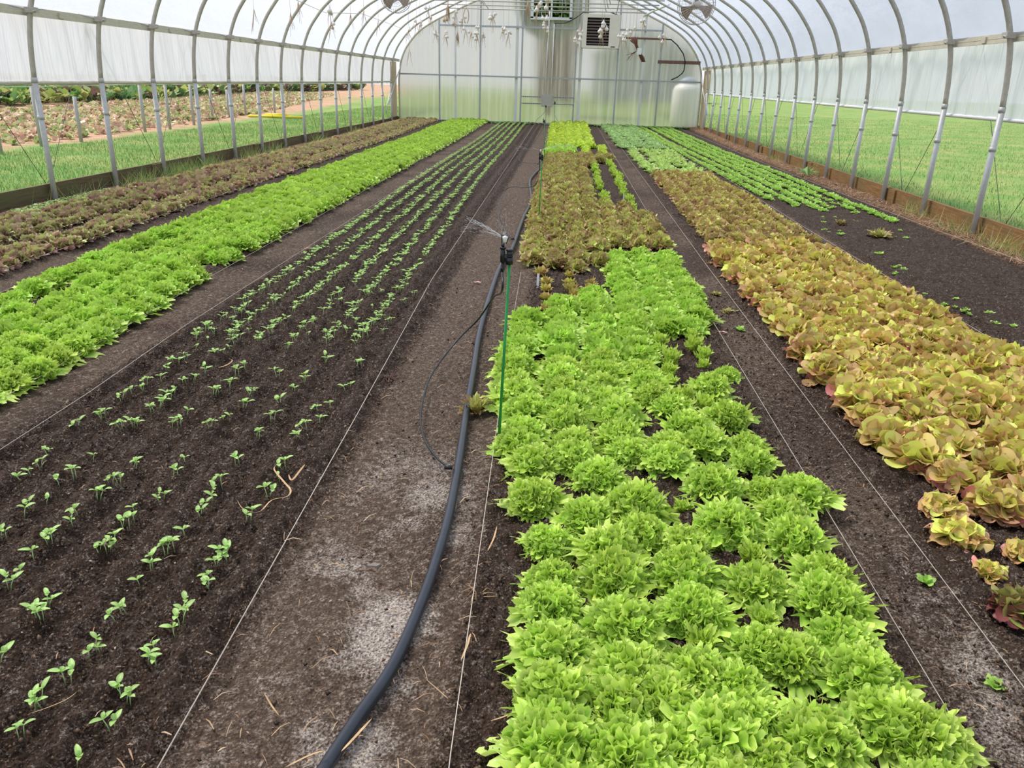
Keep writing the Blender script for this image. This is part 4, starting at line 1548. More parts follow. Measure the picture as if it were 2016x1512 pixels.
for i, (x, y) in enumerate(pts[:300]):
    st = S_OAK if y < 9 else S_OAKF
    place('red_oakleaf_lettuce', st[RP.randrange(len(st))][0], x, y, RP.uniform(.95, 1.2), 'reddish brown oakleaf lettuce in the dense middle block right of the green stakes', 'lettuce', 'red-brown oakleaf lettuces of the middle block')
if pts[300:]:
    mass('oakleaf_lettuce_mass', 'far part of the reddish brown lettuce block right of the stakes', 'lettuce bed', [(x, y, rr.uniform(.95, 1.15)) for x, y in pts[300:]], S_OAKF, M_LEAFRED, 4)
# sparse light green plants in the two thin rows
for i in range(22):
    y = 8.6 + i * .27
    for x0 in (.48, .76):
        if x0 < .6 and 9.9 < y < 10.4:
            continue
        x = x0 + rr.uniform(-.03, .03)
        place('young_lettuce', S_SMALL[1][0], x, y, rr.uniform(1.1, 1.5), 'light green lettuce in a thin row at the right side of the middle bed', 'lettuce', 'light green lettuces in thin rows of the middle bed')

# ---- lime bed far middle ------------------------------------------------------
S_LIME = curly_set('lime_lettuce', frilly_rings(1.0, .5), FR_FAR, 4, 9, LIME, M_LEAF, 3, 600, 40, (.084, .066, .022), .052, PKL)
pts = sorted(grid_heads(15.35, 26.0, [(15, -.40), (26, -.52)], [(15, .50), (17.5, .62), (26, .60)], 5, .19, .02, rr, lambda x, y, i: not (y < 17.6 and x > .22)), key=lambda q: q[1])
for i, (x, y) in enumerate(pts[:300]):
    gr = y < 17.2
    d = (S_FAR if gr else S_LIME)[RP.randrange(3)][0]
    place('lime_lettuce' if not gr else 'green_frilly_lettuce', d, x, y, RP.uniform(1.05, 1.3),
          'fresh green lettuce just behind the reddish middle block' if gr else 'lime yellow-green lettuce in the far middle bed before the end wall', 'lettuce',
          'fresh green lettuces behind the reddish block' if gr else 'lime lettuces of the far middle bed')
for i in range(14):
    y = 15.2 + i * .2
    for x in (.42 + .0 * i, .74):
        place('lime_lettuce', S_LIME[RP.randrange(3)][0], x + rr.uniform(-.03, .03), y, rr.uniform(.7, .95), 'small lime lettuce in the thin rows beside the far middle bed', 'lettuce', 'small lime lettuces in thin rows')

# ---- butter / red lettuce, right bed -----------------------------------------
S_BUT = curly_set('bronze_lettuce', butter_rings(1.05)[:3], BUT, 7, 21, BROWN, M_LEAFRED, 6, 700, 58, (.078, .060, .024), .044, dict(k=2.4, amp=.0075, lobe=.16, nv=15, edge=1.6, blush=1.1))
rr = random.Random(18)
BL = [(2.0, 1.62), (2.25, 1.52), (2.5, 1.36), (2.9, 1.24), (3.6, 1.24), (6.9, 1.24)]
BR = [(2.0, 2.5), (4.0, 2.36), (5.2, 2.30), (7.0, 2.26)]
pts = grid_heads(2.40, 6.85, BL, BR, 6, .170, .030, rr, lambda x, y, i: not (5.2 < y < 5.35 and 1.7 < x < 1.9))
for (x, y) in pts:
    place('bronze_lettuce', S_BUT[RP.randrange(6)][0], x, y, RP.uniform(1.0, 1.3), 'bronze and yellow-green round-leaf lettuce in the near right bed', 'lettuce', 'bronze lettuces packed in the near right bed')
S_DARK = curly_set('dark_red_lettuce', butter_rings(1.0)[:3], BUT, 7, 17, [(150, 150, 80), (150, 96, 84), (128, 62, 66), (170, 180, 92), (110, 50, 60)], M_LEAFRED, 1, 760, 50, (.075, .06, .024), .042, dict(k=2.6, amp=.007, lobe=.2, nv=13, edge=1.3, blush=1.1))
p = g(2012, 1185, .05)
place('dark_red_lettuce', S_DARK[0][0], p.x, p.y, .85, 'dark red and green lettuce at the right edge on bare soil', 'lettuce', None)
for px, py, s, lab in [(1893, 1040, .8, 'bronze lettuce standing in front of the packed near right bed'),
                       (1955, 1105, .5, 'small yellow-green lettuce alone on dark soil below the near right bed'),
                       (2020, 1075, .6, 'orange-leaved lettuce at the right edge below the bronze lettuces'),
                       (1985, 975, .8, 'yellow-green lettuce at the front corner of the bronze block'),
                       (1860, 985, .75, 'pale frilled lettuce leaning out of the front of the bronze block')]:
    p = g(px, py, .05)
    place('bronze_lettuce', S_BUT[RP.randrange(6)][0], p.x, p.y, s, lab, 'lettuce', None)

S_OAR = curly_set('brown_oakleaf_lettuce', oak_rings(1.05), OAK, 5, 11, OAKR, M_LEAFRED, 4, 540, 85, (.074, .068, .026), .036, PKO)
S_OARF = curly_set('brown_oakleaf_lettuce', oak_rings(1.05, .7), OAK, 4, 7, OAKR, M_LEAFRED, 3, 560, 52, (.076, .066, .026), .044, PKOL)
pts = grid_heads(6.95, 12.6, [(6.9, 1.28), (12.6, 1.34)], [(6.9, 2.26), (12.6, 2.22)], 6, .165, .02, rr)
for (x, y) in pts:
    st = S_OAR if y < 9 else S_OARF
    place('brown_oakleaf_lettuce', st[RP.randrange(len(st))][0], x, y, RP.uniform(.95, 1.2), 'brown oakleaf lettuce in the right bed behind the bronze lettuces', 'lettuce', 'brown oakleaf lettuces of the right bed')

# ---- left red bed --------------------------------------------------------------
S_RED = curly_set('red_leaf_lettuce', oak_rings(.95), OAK, 5, 9, REDL, M_LEAFRED, 4, 580, 60, (.070, .056, .022), .036, PKOL)
S_REDF = curly_set('red_leaf_lettuce', oak_rings(.95, .65), OAK, 4, 7, REDL, M_LEAFRED, 3, 590, 34, (.070, .054, .022), .046, PKOL)
rr = random.Random(19)
def red_keep(x, y, i):
    if i == 4 and rr.random() < .8:
        return False
    return rr.random() > .03
pts = sorted(grid_heads(4.3, 26.0, [(4, -4.95), (8, -4.93), (26, -5.05)], [(4, -3.68), (8, -3.80), (14, -3.90), (26, -4.05)], 7, .16, .025, rr, red_keep), key=lambda q: q[1])
for i, (x, y) in enumerate(pts[:300]):
    st = S_RED if y < 8 else S_REDF
    place('red_leaf_lettuce', st[RP.randrange(len(st))][0], x, y, RP.uniform(.85, 1.15), 'purplish red leaf lettuce in the bed along the left side wall', 'lettuce', 'red leaf lettuces along the left wall')
mass('red_lettuce_mass', 'far stretch of purplish red lettuces along the left side wall', 'lettuce bed', [(x, y, rr.uniform(.85, 1.1)) for x, y in pts[300:]], S_REDF, M_LEAFRED, 5)

# ---- pale and blue-green rows, far right bed ---------------------------------
def rosette_set(name, cols, n, seed, L=.07, W=.022, k=8):
    return head_set(name, [(k, L, W, 40, 0), (5, L * .8, W * .8, 70, 45)], dict(OAK, lobe=.1, amp=.004, blush=.5, young=.3, k=3, alt=0), 4, 6, cols, M_LEAF, n, seed)
S_PALE = rosette_set('pale_green_seedling', PALE, 3, 800, .10, .032)
S_BLUE = rosette_set('blue_green_kale', BLUE, 3, 810, .11, .034)
S_BABY = rosette_set('baby_salad_green', BABY, 3, 820, .055, .022, 6)
rr = random.Random(20)
items = []
for x0, wdt in ((1.36, .10), (1.72, .16), (2.05, .18)):
    y = 12.75
    while y < 17.8:
        items.append((x0 + rr.uniform(-wdt, wdt) * .8, y))
        if x0 > 1.5:
            items.append((x0 + rr.uniform(-wdt, wdt), y + .05))
        y += .085
items.sort(key=lambda q: q[1])
for (x, y) in items[:280]:
    place('pale_green_seedling', S_PALE[RP.randrange(3)][0], x, y, RP.uniform(.8, 1.15), 'pale green leafy plant in the rows behind the brown oakleaf lettuces', 'plant', 'pale green plants behind the brown oakleaf lettuces')
items = []
for x0, wdt in ((1.28, .10), (1.62, .2), (2.02, .12)):
    y = 17.7
    while y < 26.0:
        for j in range(2):
            items.append((x0 - .12 * (y - 17) / 9 + rr.uniform(-wdt, wdt), y + rr.uniform(-.04, .04), rr.uniform(.9, 1.25)))
        y += .1
items.sort(key=lambda q: q[1])
for (x, y, s) in items[:200]:
    place('blue_green_kale', S_BLUE[RP.randrange(3)][0], x, y, s, 'blue-green leafy plant in the rows at the far end of the right bed', 'plant', 'blue-green plants at the far right')
mass('kale_row_mass', 'dense blue-green leafy rows against the right part of the end wall', 'crop rows', items[200:], S_BLUE, M_LEAF, 8)

# ---- baby salad rows far right ------------------------------------------------
items = []
rows = [(2.62, 10.2), (2.80, 9.7), (2.99, 9.4), (3.18, 9.6), (3.36, 9.3), (3.56, 8.75)]
for ri, (x0, ys) in enumerate(rows):
    y = ys
    while y < 26.0:
        dens = 2 if (y > 10.8 or ri in (0, 1, 2, 5)) else 1
        shift = -np.interp(y, [8, 14, 26], [0, .10, .45]) - (.10 if ri < 2 else 0) * np.interp(y, [10, 26], [0, 1])
        for j in range(dens):
            if rr.random() < (.95 if y > 12 or ri in (1, 2, 5) else .65):
                items.append((x0 + shift + rr.uniform(-.036, .036), y + rr.uniform(-.03, .03), rr.uniform(.75, 1.2)))
        y += .065
items.sort(key=lambda q: q[1])
for (x, y, s) in items[:300]:
    place('baby_salad_green', S_BABY[RP.randrange(3)][0], x, y, s * 1.05, 'small bright green salad plant in the sown rows along the right wall', 'plant', 'baby salad plants at the front of the right wall rows')
mass('salad_row_mass', 'dense bright green baby salad rows running to the end wall at right', 'crop rows', [(x, y, s * 1.15) for x, y, s in items[300:]], S_BABY, M_LEAF, 9)
# scattered sprouts on the bare right soil
for i in range(34):
    x = rr.uniform(2.45, 2.75) if i < 26 else rr.uniform(2.7, 3.5)
    y = rr.uniform(4.6, 9.0) if i < 26 else rr.uniform(7.4, 9.0)
    place('baby_salad_green', S_BABY[RP.randrange(3)][0], x, y, RP.uniform(.35, .7), 'tiny sprout on the bare dark soil of the far right bed', 'plant', 'tiny sprouts on the bare right soil')
p = g(1733, 462, .03)
S_STRAY = head_set('stray_lettuce', [(10, .13, .03, 30, 5), (8, .12, .028, 50, 30), (6, .10, .02, 72, 60)], OAK, 6, 13, [(170, 180, 90), (180, 176, 92), (150, 104, 76), (196, 196, 110)], M_LEAFRED, 2, 860)
place('stray_lettuce', S_STRAY[0][0], p.x, p.y, 1.0, 'bronze-tipped loose lettuce alone on the bare dark soil at right', 'lettuce', None)
p = g(1656, 437, .03)
place('stray_lettuce', S_STRAY[1][0], p.x, p.y, .6, 'small brown lettuce at the front end of the baby salad rows', 'lettuce', None)
p = g(939, 790, .03)
place('stray_lettuce', S_STRAY[1][0], p.x, p.y, .62, 'small red-tipped lettuce growing beside the black hose', 'lettuce', None, zs=1.3)
for px, py, s, lab in [(1415, 572, .5, 'bronze fallen lettuce leaf on the string beside the right bed, farther one'), (1437, 606, .5, 'bronze fallen lettuce leaf on the string beside the right bed, nearer one'),
                       (1300, 430, .0, '')]:
    if s:
        p = g(px, py, .01)
        place('stray_lettuce', S_STRAY[0][0], p.x, p.y, s, lab, 'lettuce', None, zs=.5)
p = g(1458, 640, .01)
place('baby_salad_green', S_BABY[0][0], p.x, p.y, .7, 'single green sprout between the two strings of the right path', 'plant', None)
for px, py, lab in [(1826, 1130, 'two-leaf sprout under the right path string'), (1966, 1332, 'pair of ragged green leaves under the string at lower right')]:
    p = g(px, py, .01)
    place('baby_salad_green', S_BABY[1][0], p.x, p.y, .6, lab, 'plant', None)

# ------------------------------------------------------------------ seedlings
def seedling_mesh(seed):
    r_ = np.random.RandomState(seed)
    Vs, Fs, Cs, off = [], [], [], 0
    stems = MB()
    for s in range(r_.randint(1, 3) + (1 if seed % 3 == 0 else 0)):
        bx, by = r_.uniform(-.012, .012, 2) if s else (0, 0)
        h = r_.uniform(.020, .034)
        lx, ly = r_.uniform(-.008, .008, 2)
        stems.tube([(bx, by, -.004), (bx + lx * .3, by + ly * .3, h * .5), (bx + lx, by + ly, h)], .0013, 5, taper=[1, .9, .8])
        az0 = r_.rand() * 6.28
        for k in range(r_.randint(3, 5)):
            az = az0 + k * 3.14159 + (0.9 if k > 1 else 0) + r_.uniform(-.3, .3)
            L = r_.uniform(.020, .030) * (1 if k < 2 else .7)
            W = r_.uniform(.0046, .0066) * (1 if k < 2 else .8)
            nu, nv = 7, 5
            u = np.linspace(0, 1, nu)[:, None] * np.ones((1, nv))
            v = np.ones((nu, 1)) * np.linspace(-1, 1, nv)[None, :]
            w = W * np.sin(np.pi * np.clip(u, .02, 1) ** .8) ** .75 * v + v * .0008
            el = math.radians(r_.uniform(25, 55) if k < 2 else 68)
            rr_ = L * (u * math.cos(el) + .12 * u ** 2)
            z = h + L * (u * math.sin(el) - .5 * u ** 2 * math.sin(el)) + .28 * np.abs(w)
            X = bx + lx + rr_ * math.cos(az) - w * math.sin(az)
            Y = by + ly + rr_ * math.sin(az) + w * math.cos(az)
            idx = np.arange(nu * nv).reshape(nu, nv)
            Fs.append(np.stack([idx[:-1, :-1], idx[:-1, 1:], idx[1:, 1:], idx[1:, :-1]], -1).reshape(-1, 4) + off)
            Vs.append(np.stack([X, Y, z], -1).reshape(-1, 3))
            off += nu * nv
            c = np.array(lin((186, 222, 128))) * (1 - np.abs(v[..., None]) * .15) * r_.uniform(.85, 1.15)
            Cs.append(c.reshape(-1, 3))
    V, F, C = np.concatenate(Vs), np.concatenate(Fs), np.clip(np.concatenate(Cs), 0, 1)
    sv = np.array([tuple(a) for a in stems.v])
    return V, F, C, stems
SEEDL = []
M_STEM = plain('seedling_stem', (178, 208, 140), 0.5, 0, 0.06, 40)
for i in range(6):
    V, F, C, st = seedling_mesh(900 + i)
    me = np_mesh('seedling', V, F, C, M_LEAF)
    o = bpy.data.objects.new('seedling', me)
    so = st.build('stem', M_STEM, o)
    SEEDL.append([o, so, V, F, C, False])
def put_seedling(i, x, y, s, label, group):
    src, so, V, F, C, used = SEEDL[i]
    if not used:
        o, c = src, so
        SEEDL[i][5] = True
    else:
        o = src.copy()
        c = so.copy()
        COL.objects.link(c)
    COL.objects.link(o)
    c.parent = o
    o.location = (x, y, gz(x, y) + .006)
    o.rotation_euler = (RP.uniform(-.12, .12), RP.uniform(-.12, .12), RP.uniform(0, 6.28))
    o.scale = (s, s, s)
    tag(o, label, 'seedling', group)
A = [(100, 125), (150, 95), (205, 52), (290, 142), (360, 112), (235, 5), (455, 20), (120, 290), (150, 255), (228, 232), (380, 287), (350, 332), (550, 142), (575, 137), (490, 212),
     (655, 55), (905, 37), (845, 102), (1145, 42), (10, 400), (235, 420), (255, 422), (165, 502), (105, 578), (40, 640), (655, 272), (600, 345), (630, 345), (655, 322), (490, 475),
     (520, 468), (560, 435), (770, 217), (800, 207), (1080, 152), (1030, 210), (1000, 258), (980, 292), (1390, 65), (1360, 120), (1300, 205), (1220, 315), (900, 388), (850, 460), (815, 470),
     (745, 545), (680, 628), (1050, 538), (1080, 507), (1098, 497), (1015, 612), (1020, 655), (235, 725), (200, 808), (180, 790), (560, 800), (615, 765), (890, 812), (895, 765), (850, 878),
     (755, 952), (762, 1028), (738, 1012), (470, 948), (435, 982), (320, 1107), (213, 1197), (180, 1215), (120, 1360), (588, 1162), (618, 1197), (535, 1337), (375, 1505), (5, 1000)]
B = [(1645, 745), (1520, 830), (1475, 885), (1390, 935), (1310, 1010), (1270, 1042), (1235, 1038), (1190, 1082), (1145, 1162), (1012, 1232), (1045, 1190), (937, 1257), (870, 1300), (1322, 1182),
     (1382, 1162), (1455, 1102), (1200, 1287), (1240, 1252), (1140, 1342), (1160, 1312), (1095, 1382), (1330, 1402), (1580, 972), (1540, 987), (1630, 942), (1660, 902), (1700, 872), (1765, 822),
     (1530, 1262), (1552, 1242), (1630, 1205), (1668, 1120), (1735, 1072), (1740, 1352), (1777, 1282), (1792, 1242), (1262, 1480), (1222, 1492), (1592, 1452), (1638, 1432), (1502, 1502),
     (718, 1432), (748, 1422), (942, 1482), (975, 1482), (870, 1507), (562, 1502), (1700, 692), (1740, 662), (1755, 642), (1670, 692)]
CC = [(630, 835), (625, 815), (690, 765), (680, 772), (650, 805), (705, 725), (712, 722), (755, 660), (770, 640), (800, 600), (815, 585), (575, 775), (602, 755), (640, 715), (683, 660), (700, 640),
      (735, 610), (750, 580), (790, 540), (540, 830), (553, 800), (590, 870), (605, 850), (505, 865), (545, 745), (565, 690), (608, 665), (650, 615), (670, 600), (700, 565)]
spts = [g(a / 2.47, 900 + b / 2.47, .004) for a, b in A] + [g(a / 3.6, 430 + b / 3.6, .004) for a, b in B] + [g(a, b, .004) for a, b in CC]
cnt = 0
G3 = 'young green seedlings in the furrowed bed left of the hose'
for p in spts:
    put_seedling(RP.randrange(6), p.x, p.y, RP.uniform(.9, 1.3), 'young green seedling with narrow leaves on the dark furrowed bed left of the hose', G3)
    cnt += 1
rr = random.Random(22)
rest = []
for r_i in range(6):
    y = 3.7 + rr.uniform(0, .1)
    while y < 26:
        x0 = interp([(3, -1.01), (5.6, -1.04), (12, -1.20), (26, -1.30)], y) - r_i * interp([(3, .17), (26, .155)], y)
        if not any(abs(p.x - x0) < .06 and abs(p.y - y) < .06 for p in spts):
            rest.append((x0 + rr.uniform(-.018, .018), y, rr.uniform(.95, 1.45)))
        y += rr.uniform(.03, .07) if rr.random() > .06 else .16
rest.sort(key=lambda q: q[1])
cut = 300 - cnt
for (x, y, s) in rest[:cut]:
    put_seedling(RP.randrange(6), x, y, s, 'young green seedling with narrow leaves on the dark furrowed bed left of the hose', G3)
mass('seedling_row_mass', 'far part of the seedling rows on the dark bed left of the hose', 'seedling rows', [(x, y, s * 1.15) for x, y, s in rest[cut:]],
     [(None, a[2], a[3], a[4]) for a in SEEDL], M_LEAF, 33)

# ------------------------------------------------------------------ twine guide lines
def twine(pts, label, z=0.035, r=0.0013):
    mb = MB()
    mb.tube([(x, y, z + gz(x, y)) for x, y in pts], r, 5)
    tag(mb.build('guide_string', M_TWINE), label, 'string')
twine([(.905, 1.0), (.90, 6), (.90, 26)], 'white guide string along the right edge of the near green lettuce bed')
twine([(1.12, 1.2), (1.12, 6), (1.16, 26)], 'white guide string along the left edge of the bronze lettuce bed')
twine([(2.50, 3.0), (2.46, 4.1), (2.39, 8.1), (2.35, 26)], 'white guide string between the bronze lettuces and the bare right soil')
twine([(3.85, 5.5), (3.79, 6.65), (3.71, 8.4), (3.62, 14), (3.4, 26)], 'white guide string beside the straw strip along the right wall')
twine([(-.16, 1.0), (-.17, 1.2), (-.25, 4.0), (-.28, 5.6)], 'thin guide string along the left edge of the near green lettuce bed')
twine([(-.74, 1.0), (-.79, 2.86), (-.86, 5.17), (-.92, 13), (-1.0, 26)], 'white guide string along the right edge of the seedling bed', r=.0016)
twine([(-1.94, 2.3), (-1.94, 2.94), (-1.98, 3.92), (-2.02, 7.67), (-2.05, 26)], 'white guide string along the left edge of the seedling bed')
twine([(-2.27, 2.5), (-2.30, 3.67), (-2.35, 4.97), (-2.42, 12), (-2.46, 26)], 'guide string along the right edge of the long left lettuce bed')
twine([(-3.33, 4.0), (-3.36, 5.74), (-3.55, 12), (-3.6, 20)], 'guide string along the left edge of the long left lettuce bed')
twine([(-3.72, 4.5), (-3.74, 5.6), (-3.85, 12), (-3.95, 20)], 'guide string beside the red lettuces of the left wall bed')

# ------------------------------------------------------------------ hose, thin tubes, sprinklers
def cat(pts, m=8):
    P = [Vector(p) for p in pts]
    out = []
    for i in range(len(P) - 1):
        p0, p1, p2, p3 = P[max(i - 1, 0)], P[i], P[i + 1], P[min(i + 2, len(P) - 1)]
        for k in range(m):
            t = k / m
            out.append(0.5 * ((2 * p1) + (-p0 + p2) * t + (2 * p0 - 5 * p1 + 4 * p2 - p3) * t * t + (-p0 + 3 * p1 - 3 * p2 + p3) * t ** 3))
    out.append(P[-1])
    return out
hp = [(640, 1512), (700, 1420), (770, 1318), (820, 1210), (855, 1115), (885, 1010), (905, 900), (920, 800), (932, 730), (945, 650), (965, 580), (985, 525), (1008, 490), (1030, 430), (1046, 395), (1043, 360), (1050, 345), (1075, 318)]
hpts = []
p0 = g(600, 1575, .02)
for px, py in [(590, 1590)] + hp:
    p = g(px, py, .0)
    hpts.append((p.x, p.y, .0))
hpts = [(x, y, gz(x, y) + .022) for x, y, z in hpts] + [(-.42, 17, .04), (-.47, 20, .05), (-.5, 25.5, .09)]
mb = MB()
mb.tube(cat(hpts), 0.0155, 12)
tag(mb.build('water_hose', M_HOSE), 'thick black poly water hose snaking down the middle path', 'hose')

def sprinkler(base, top, which, tube_pts, flow=True, head=1.0):
    """a green stake with clamp, riser tube and spinner head"""
    e = empty('sprinkler_stake', base, 'green sprinkler stake with black head, %s' % which, 'sprinkler', 'sprinkler stakes along the hose')
    q = MB()
    q.cyl((base[0], base[1], base[2] - .05), top, .0052, 8)
    under(e, q, 'stake', M_STAKE)
    q = MB()
    t = Vector(top)
    q.cyl(t + Vector((0, 0, -.002)), t + Vector((0, 0, .022)), .0125, 14)
    q.cyl(t + Vector((0, 0, .022)), t + Vector((0, 0, .045)), .0108, 14)
    q.cyl(t + Vector((0, 0, .045)), t + Vector((0, 0, .050)), .0125, 14)
    q.cyl(t + Vector((0, 0, .026)), t + Vector((0, 0, .029)), .0128, 14)
    under(e, q, 'weight', M_BLACK)
    q = MB()
    c = t + Vector((-.024, -.003, 0))
    q.box((c.x, c.y - .005, c.z + .008), (t.x, c.y + .007, c.z + .034))
    q.cyl(c + Vector((0, 0, -.03)), c + Vector((0, 0, .005)), .0052, 10)
    q.cyl(c + Vector((0, 0, -.022)), c + Vector((0, 0, -.012)), .0065, 10)
    q.cyl(c + Vector((0, 0, .005)), c + Vector((0, 0, .052)), .0085, 12)
    q.cyl(c + Vector((0, 0, .052)), c + Vector((0, 0, .058)), .011, 12)
    q.cyl(c + Vector((0, 0, .058)), c + Vector((0, 0, .070)), .0058, 10)
    under(e, q, 'connector', M_BLACK)
    q = MB()
    q.cyl(c + Vector((-.004, 0, .070)), c + Vector((-.005, 0, .098)), .0018, 6)
    q.cyl(c + Vector((.012, 0, .070)), c + Vector((.020, 0, .094)), .0018, 6)
    q.cyl(c + Vector((-.009, 0, .098)), c + Vector((.004, 0, .098)), .0016, 6)
    under(e, q, 'bridge', M_BLACK)
    q = MB()
    q.lathe([(.001, .072), (.006, .075), (.008, .085), (.0105, .092), (.002, .097)], c + Vector((.007, 0, 0)), 12)
    under(e, q, 'spinner', M_WHITEP)
    if tube_pts:
        q = MB()
        q.tube(cat(tube_pts + [tuple(c + Vector((0, 0, -.10))), tuple(c + Vector((0, 0, -.028)))]), .0042, 8)
        under(e, q, 'feed_tube', M_BLACK)
        a = Vector(tube_pts[0])
        q = MB()
        q.cyl(a + Vector((-.016, 0, 0)), a + Vector((.012, 0, 0)), .008, 8)
        under(e, q, 'barb', M_BLACK)
    return c + Vector((.003, 0, .090))
tb = []
for px, py, z in [(884, 920, .015), (862, 903, .012), (838, 870, .01), (828, 830, .01), (832, 790, .012), (846, 745, .02), (872, 705, .05), (905, 665, .12), (942, 628, .22), (972, 585, .38)]:
    tb.append(g(px, py, z))
base = g(980, 888, .0)
TOP1 = pl(1003, 519, base.y + .02)
s1 = sprinkler((base.x, base.y, 0), tuple(TOP1), 'nearest one with the spraying head', [tuple(p) for p in tb])
b2 = g(1060, 440, 0)
tb2 = [g(1010, 470, .02), g(985, 440, .02), g(982, 405, .03), g(1000, 370, .12), (-.30, 7.85, .35)]
s2 = sprinkler((b2.x, b2.y, 0), (b2.x + .01, b2.y + .05, .60), 'second along the path, beside the red-brown lettuce block', [tuple(p) for p in tb2])
b3 = (-.40, 15.3, 0)
s3 = sprinkler(b3, (-.42, 15.3, .60), 'third along the path, left of the lime lettuces', [(-.45, 13.5, .03), (-.75, 13.8, .03), (-.8, 14.6, .05), (-.6, 15.1, .25)])
b4 = (-.62, 24.0, .06)
s4 = sprinkler(b4, (-.63, 24.0, .62), 'farthest, before the grey box', [(-.5, 23.2, .1), (-.85, 23.4, .12), (-.9, 23.8, .25), (-.75, 24, .4)])
b5 = (-.36, 23.0, .06)
s5 = sprinkler(b5, (-.36, 23.0, .75), 'tall one beside the far lime lettuces', [(-.45, 22, .08), (-.2, 22.3, .2), (-.35, 22.8, .45)])

# water jets of the first sprinkler
def water_mat():
    t = NT('water_spray')
    tp = t.n('BsdfTransparent')
    df = t.bsdf((.9, .93, .96), .2)
    tr = t.n('BsdfTranslucent')
    tr.inputs[0].default_value = (.95, .97, 1, 1)
    m0 = t.n('MixShader')
    t.l(df, m0.inputs[1])
    t.l(tr.outputs[0], m0.inputs[2])
    m = t.n('MixShader')
    m.inputs[0].default_value = .55
    t.l(tp.outputs[0], m.inputs[1])
    t.l(m0.outputs[0], m.inputs[2])
    return t.done(m.outputs[0])
M_WATER = water_mat()
def spray(src, label, jets, seed, scale=1.0):
    r_ = random.Random(seed)
    mb = MB()
    for (az, el, n, spread, L, r) in jets:
        for i in range(n):
            a = az + r_.gauss(0, spread)
            e_ = el + r_.gauss(0, spread * .6)
            d = Vector((math.cos(a) * math.cos(e_), math.sin(a) * math.cos(e_), math.sin(e_)))
            t0 = r_.random() ** 1.3 * L * .8
            t1 = t0 + r_.uniform(.02, .12) * L
            P = []
            for k in range(3):
                t = t0 + (t1 - t0) * k / 2
                P.append(Vector(src) + d * t + Vector((0, 0, -.55 * t * t)))
            mb.tube(P, r * r_.uniform(.5, 1.2), 3, caps=False, taper=[.6, 1, .3])
    o = mb.build('water_spray', M_WATER)
    tag(o, label, 'water spray', kind='stuff')
spray(s1, 'fan of water droplets spraying from the nearest sprinkler head', [(math.radians(150), .38, 150, .05, .20, .0005), (math.radians(165), .25, 70, .12, .18, .0004), (math.radians(110), .75, 60, .30, .12, .0004), (math.radians(60), .8, 40, .5, .11, .0004)], 3)
spray(s2, 'small water mist above the second sprinkler head', [(math.radians(20), .3, 60, .08, .45, .0008), (math.radians(170), .2, 30, .15, .3, .0007)], 4)

# white plant labels
for px, py, lab in [(1058, 566, 'white plastic plant label beside the left row of olive lettuces'), (1227, 397, 'white plastic plant label in the thin rows of the middle bed')]:
    p = g(px, py, 0)
    mb = MB()
    mb.box((-.008, -.001, -.02), (.008, .001, .095))
    o = mb.build('plant_label', M_WHITEP, smooth=False)
    o.location = (p.x, p.y, gz(p.x, p.y))
    o.rotation_euler = (-.1, .04, .1)
    tag(o, lab, 'plant label')

# ------------------------------------------------------------------ litter
def flat_leaf(p, L, W, az, mat, name, label, curl=.15):
    nu, nv = 8, 5
    vs, fs = [], []
    for i in range(nu):
        u = i / (nu - 1)
        for j in range(nv):
            v = j / (nv - 1) * 2 - 1
            w = W * math.sin(math.pi * min(max(u, .03), .97)) * v
            x = (u - .5) * L
            z = .006 + curl * W * v * v + curl * L * (u - .5) ** 2 + .003 * math.sin(9 * u + 3 * v)
            vs.append((x, w, z))
    for i in range(nu - 1):
        for j in range(nv - 1):
            a = i * nv + j
            fs.append((a, a + 1, a + nv + 1, a + nv))
    mb = MB()
    mb.add(vs, fs)
    o = mb.build(name, mat)
    o.location = (p.x, p.y, gz(p.x, p.y) + .006)
    o.rotation_euler = (0, 0, az)
    tag(o, label, 'leaf')
flat_leaf(g(940, 553), .055, .016, .0, M_PINK, 'fallen_leaf', 'pale pink fallen leaf on the path left of the nearest sprinkler')
flat_leaf(g(1424, 651), .05, .010, -.3, M_PINK, 'fallen_leaf', 'pale pink sliver of leaf in the path beside the near green lettuces')
flat_leaf(g(1904, 1094), .028, .012, .2, M_PINK, 'fallen_leaf', 'small pink leaf scrap on soil below the bronze lettuces')
flat_leaf(g(605, 488), .06, .016, .4, M_STRAW, 'fallen_leaf', 'yellow-brown fallen leaf on the seedling bed')
flat_leaf(g(884, 392), .09, .02, .1, M_PINK, 'fallen_leaf', 'pinkish fallen leaf far up the seedling bed')
flat_leaf(g(863, 384), .07, .02, 1.0, plain('orange_leaf', (206, 110, 70), .6), 'fallen_leaf', 'orange fallen leaf far up the seedling bed')
mb = MB()
mb.add([(-.022, -.01, 0), (.012, -.014, 0), (.024, .004, 0), (-.004, .014, 0), (-.018, -.008, .010), (.010, -.011, .012), (.020, .003, .011), (-.003, .010, .010)],
       [(4, 5, 6, 7), (0, 1, 5, 4), (1, 2, 6, 5), (2, 3, 7, 6), (3, 0, 4, 7), (0, 3, 2, 1)])
p = g(736, 1104)
o = mb.build('flat_stone', M_STONE, smooth=False)
o.location = (p.x, p.y, gz(p.x, p.y))
tag(o, 'flat grey stone on the pale part of the middle path', 'stone')
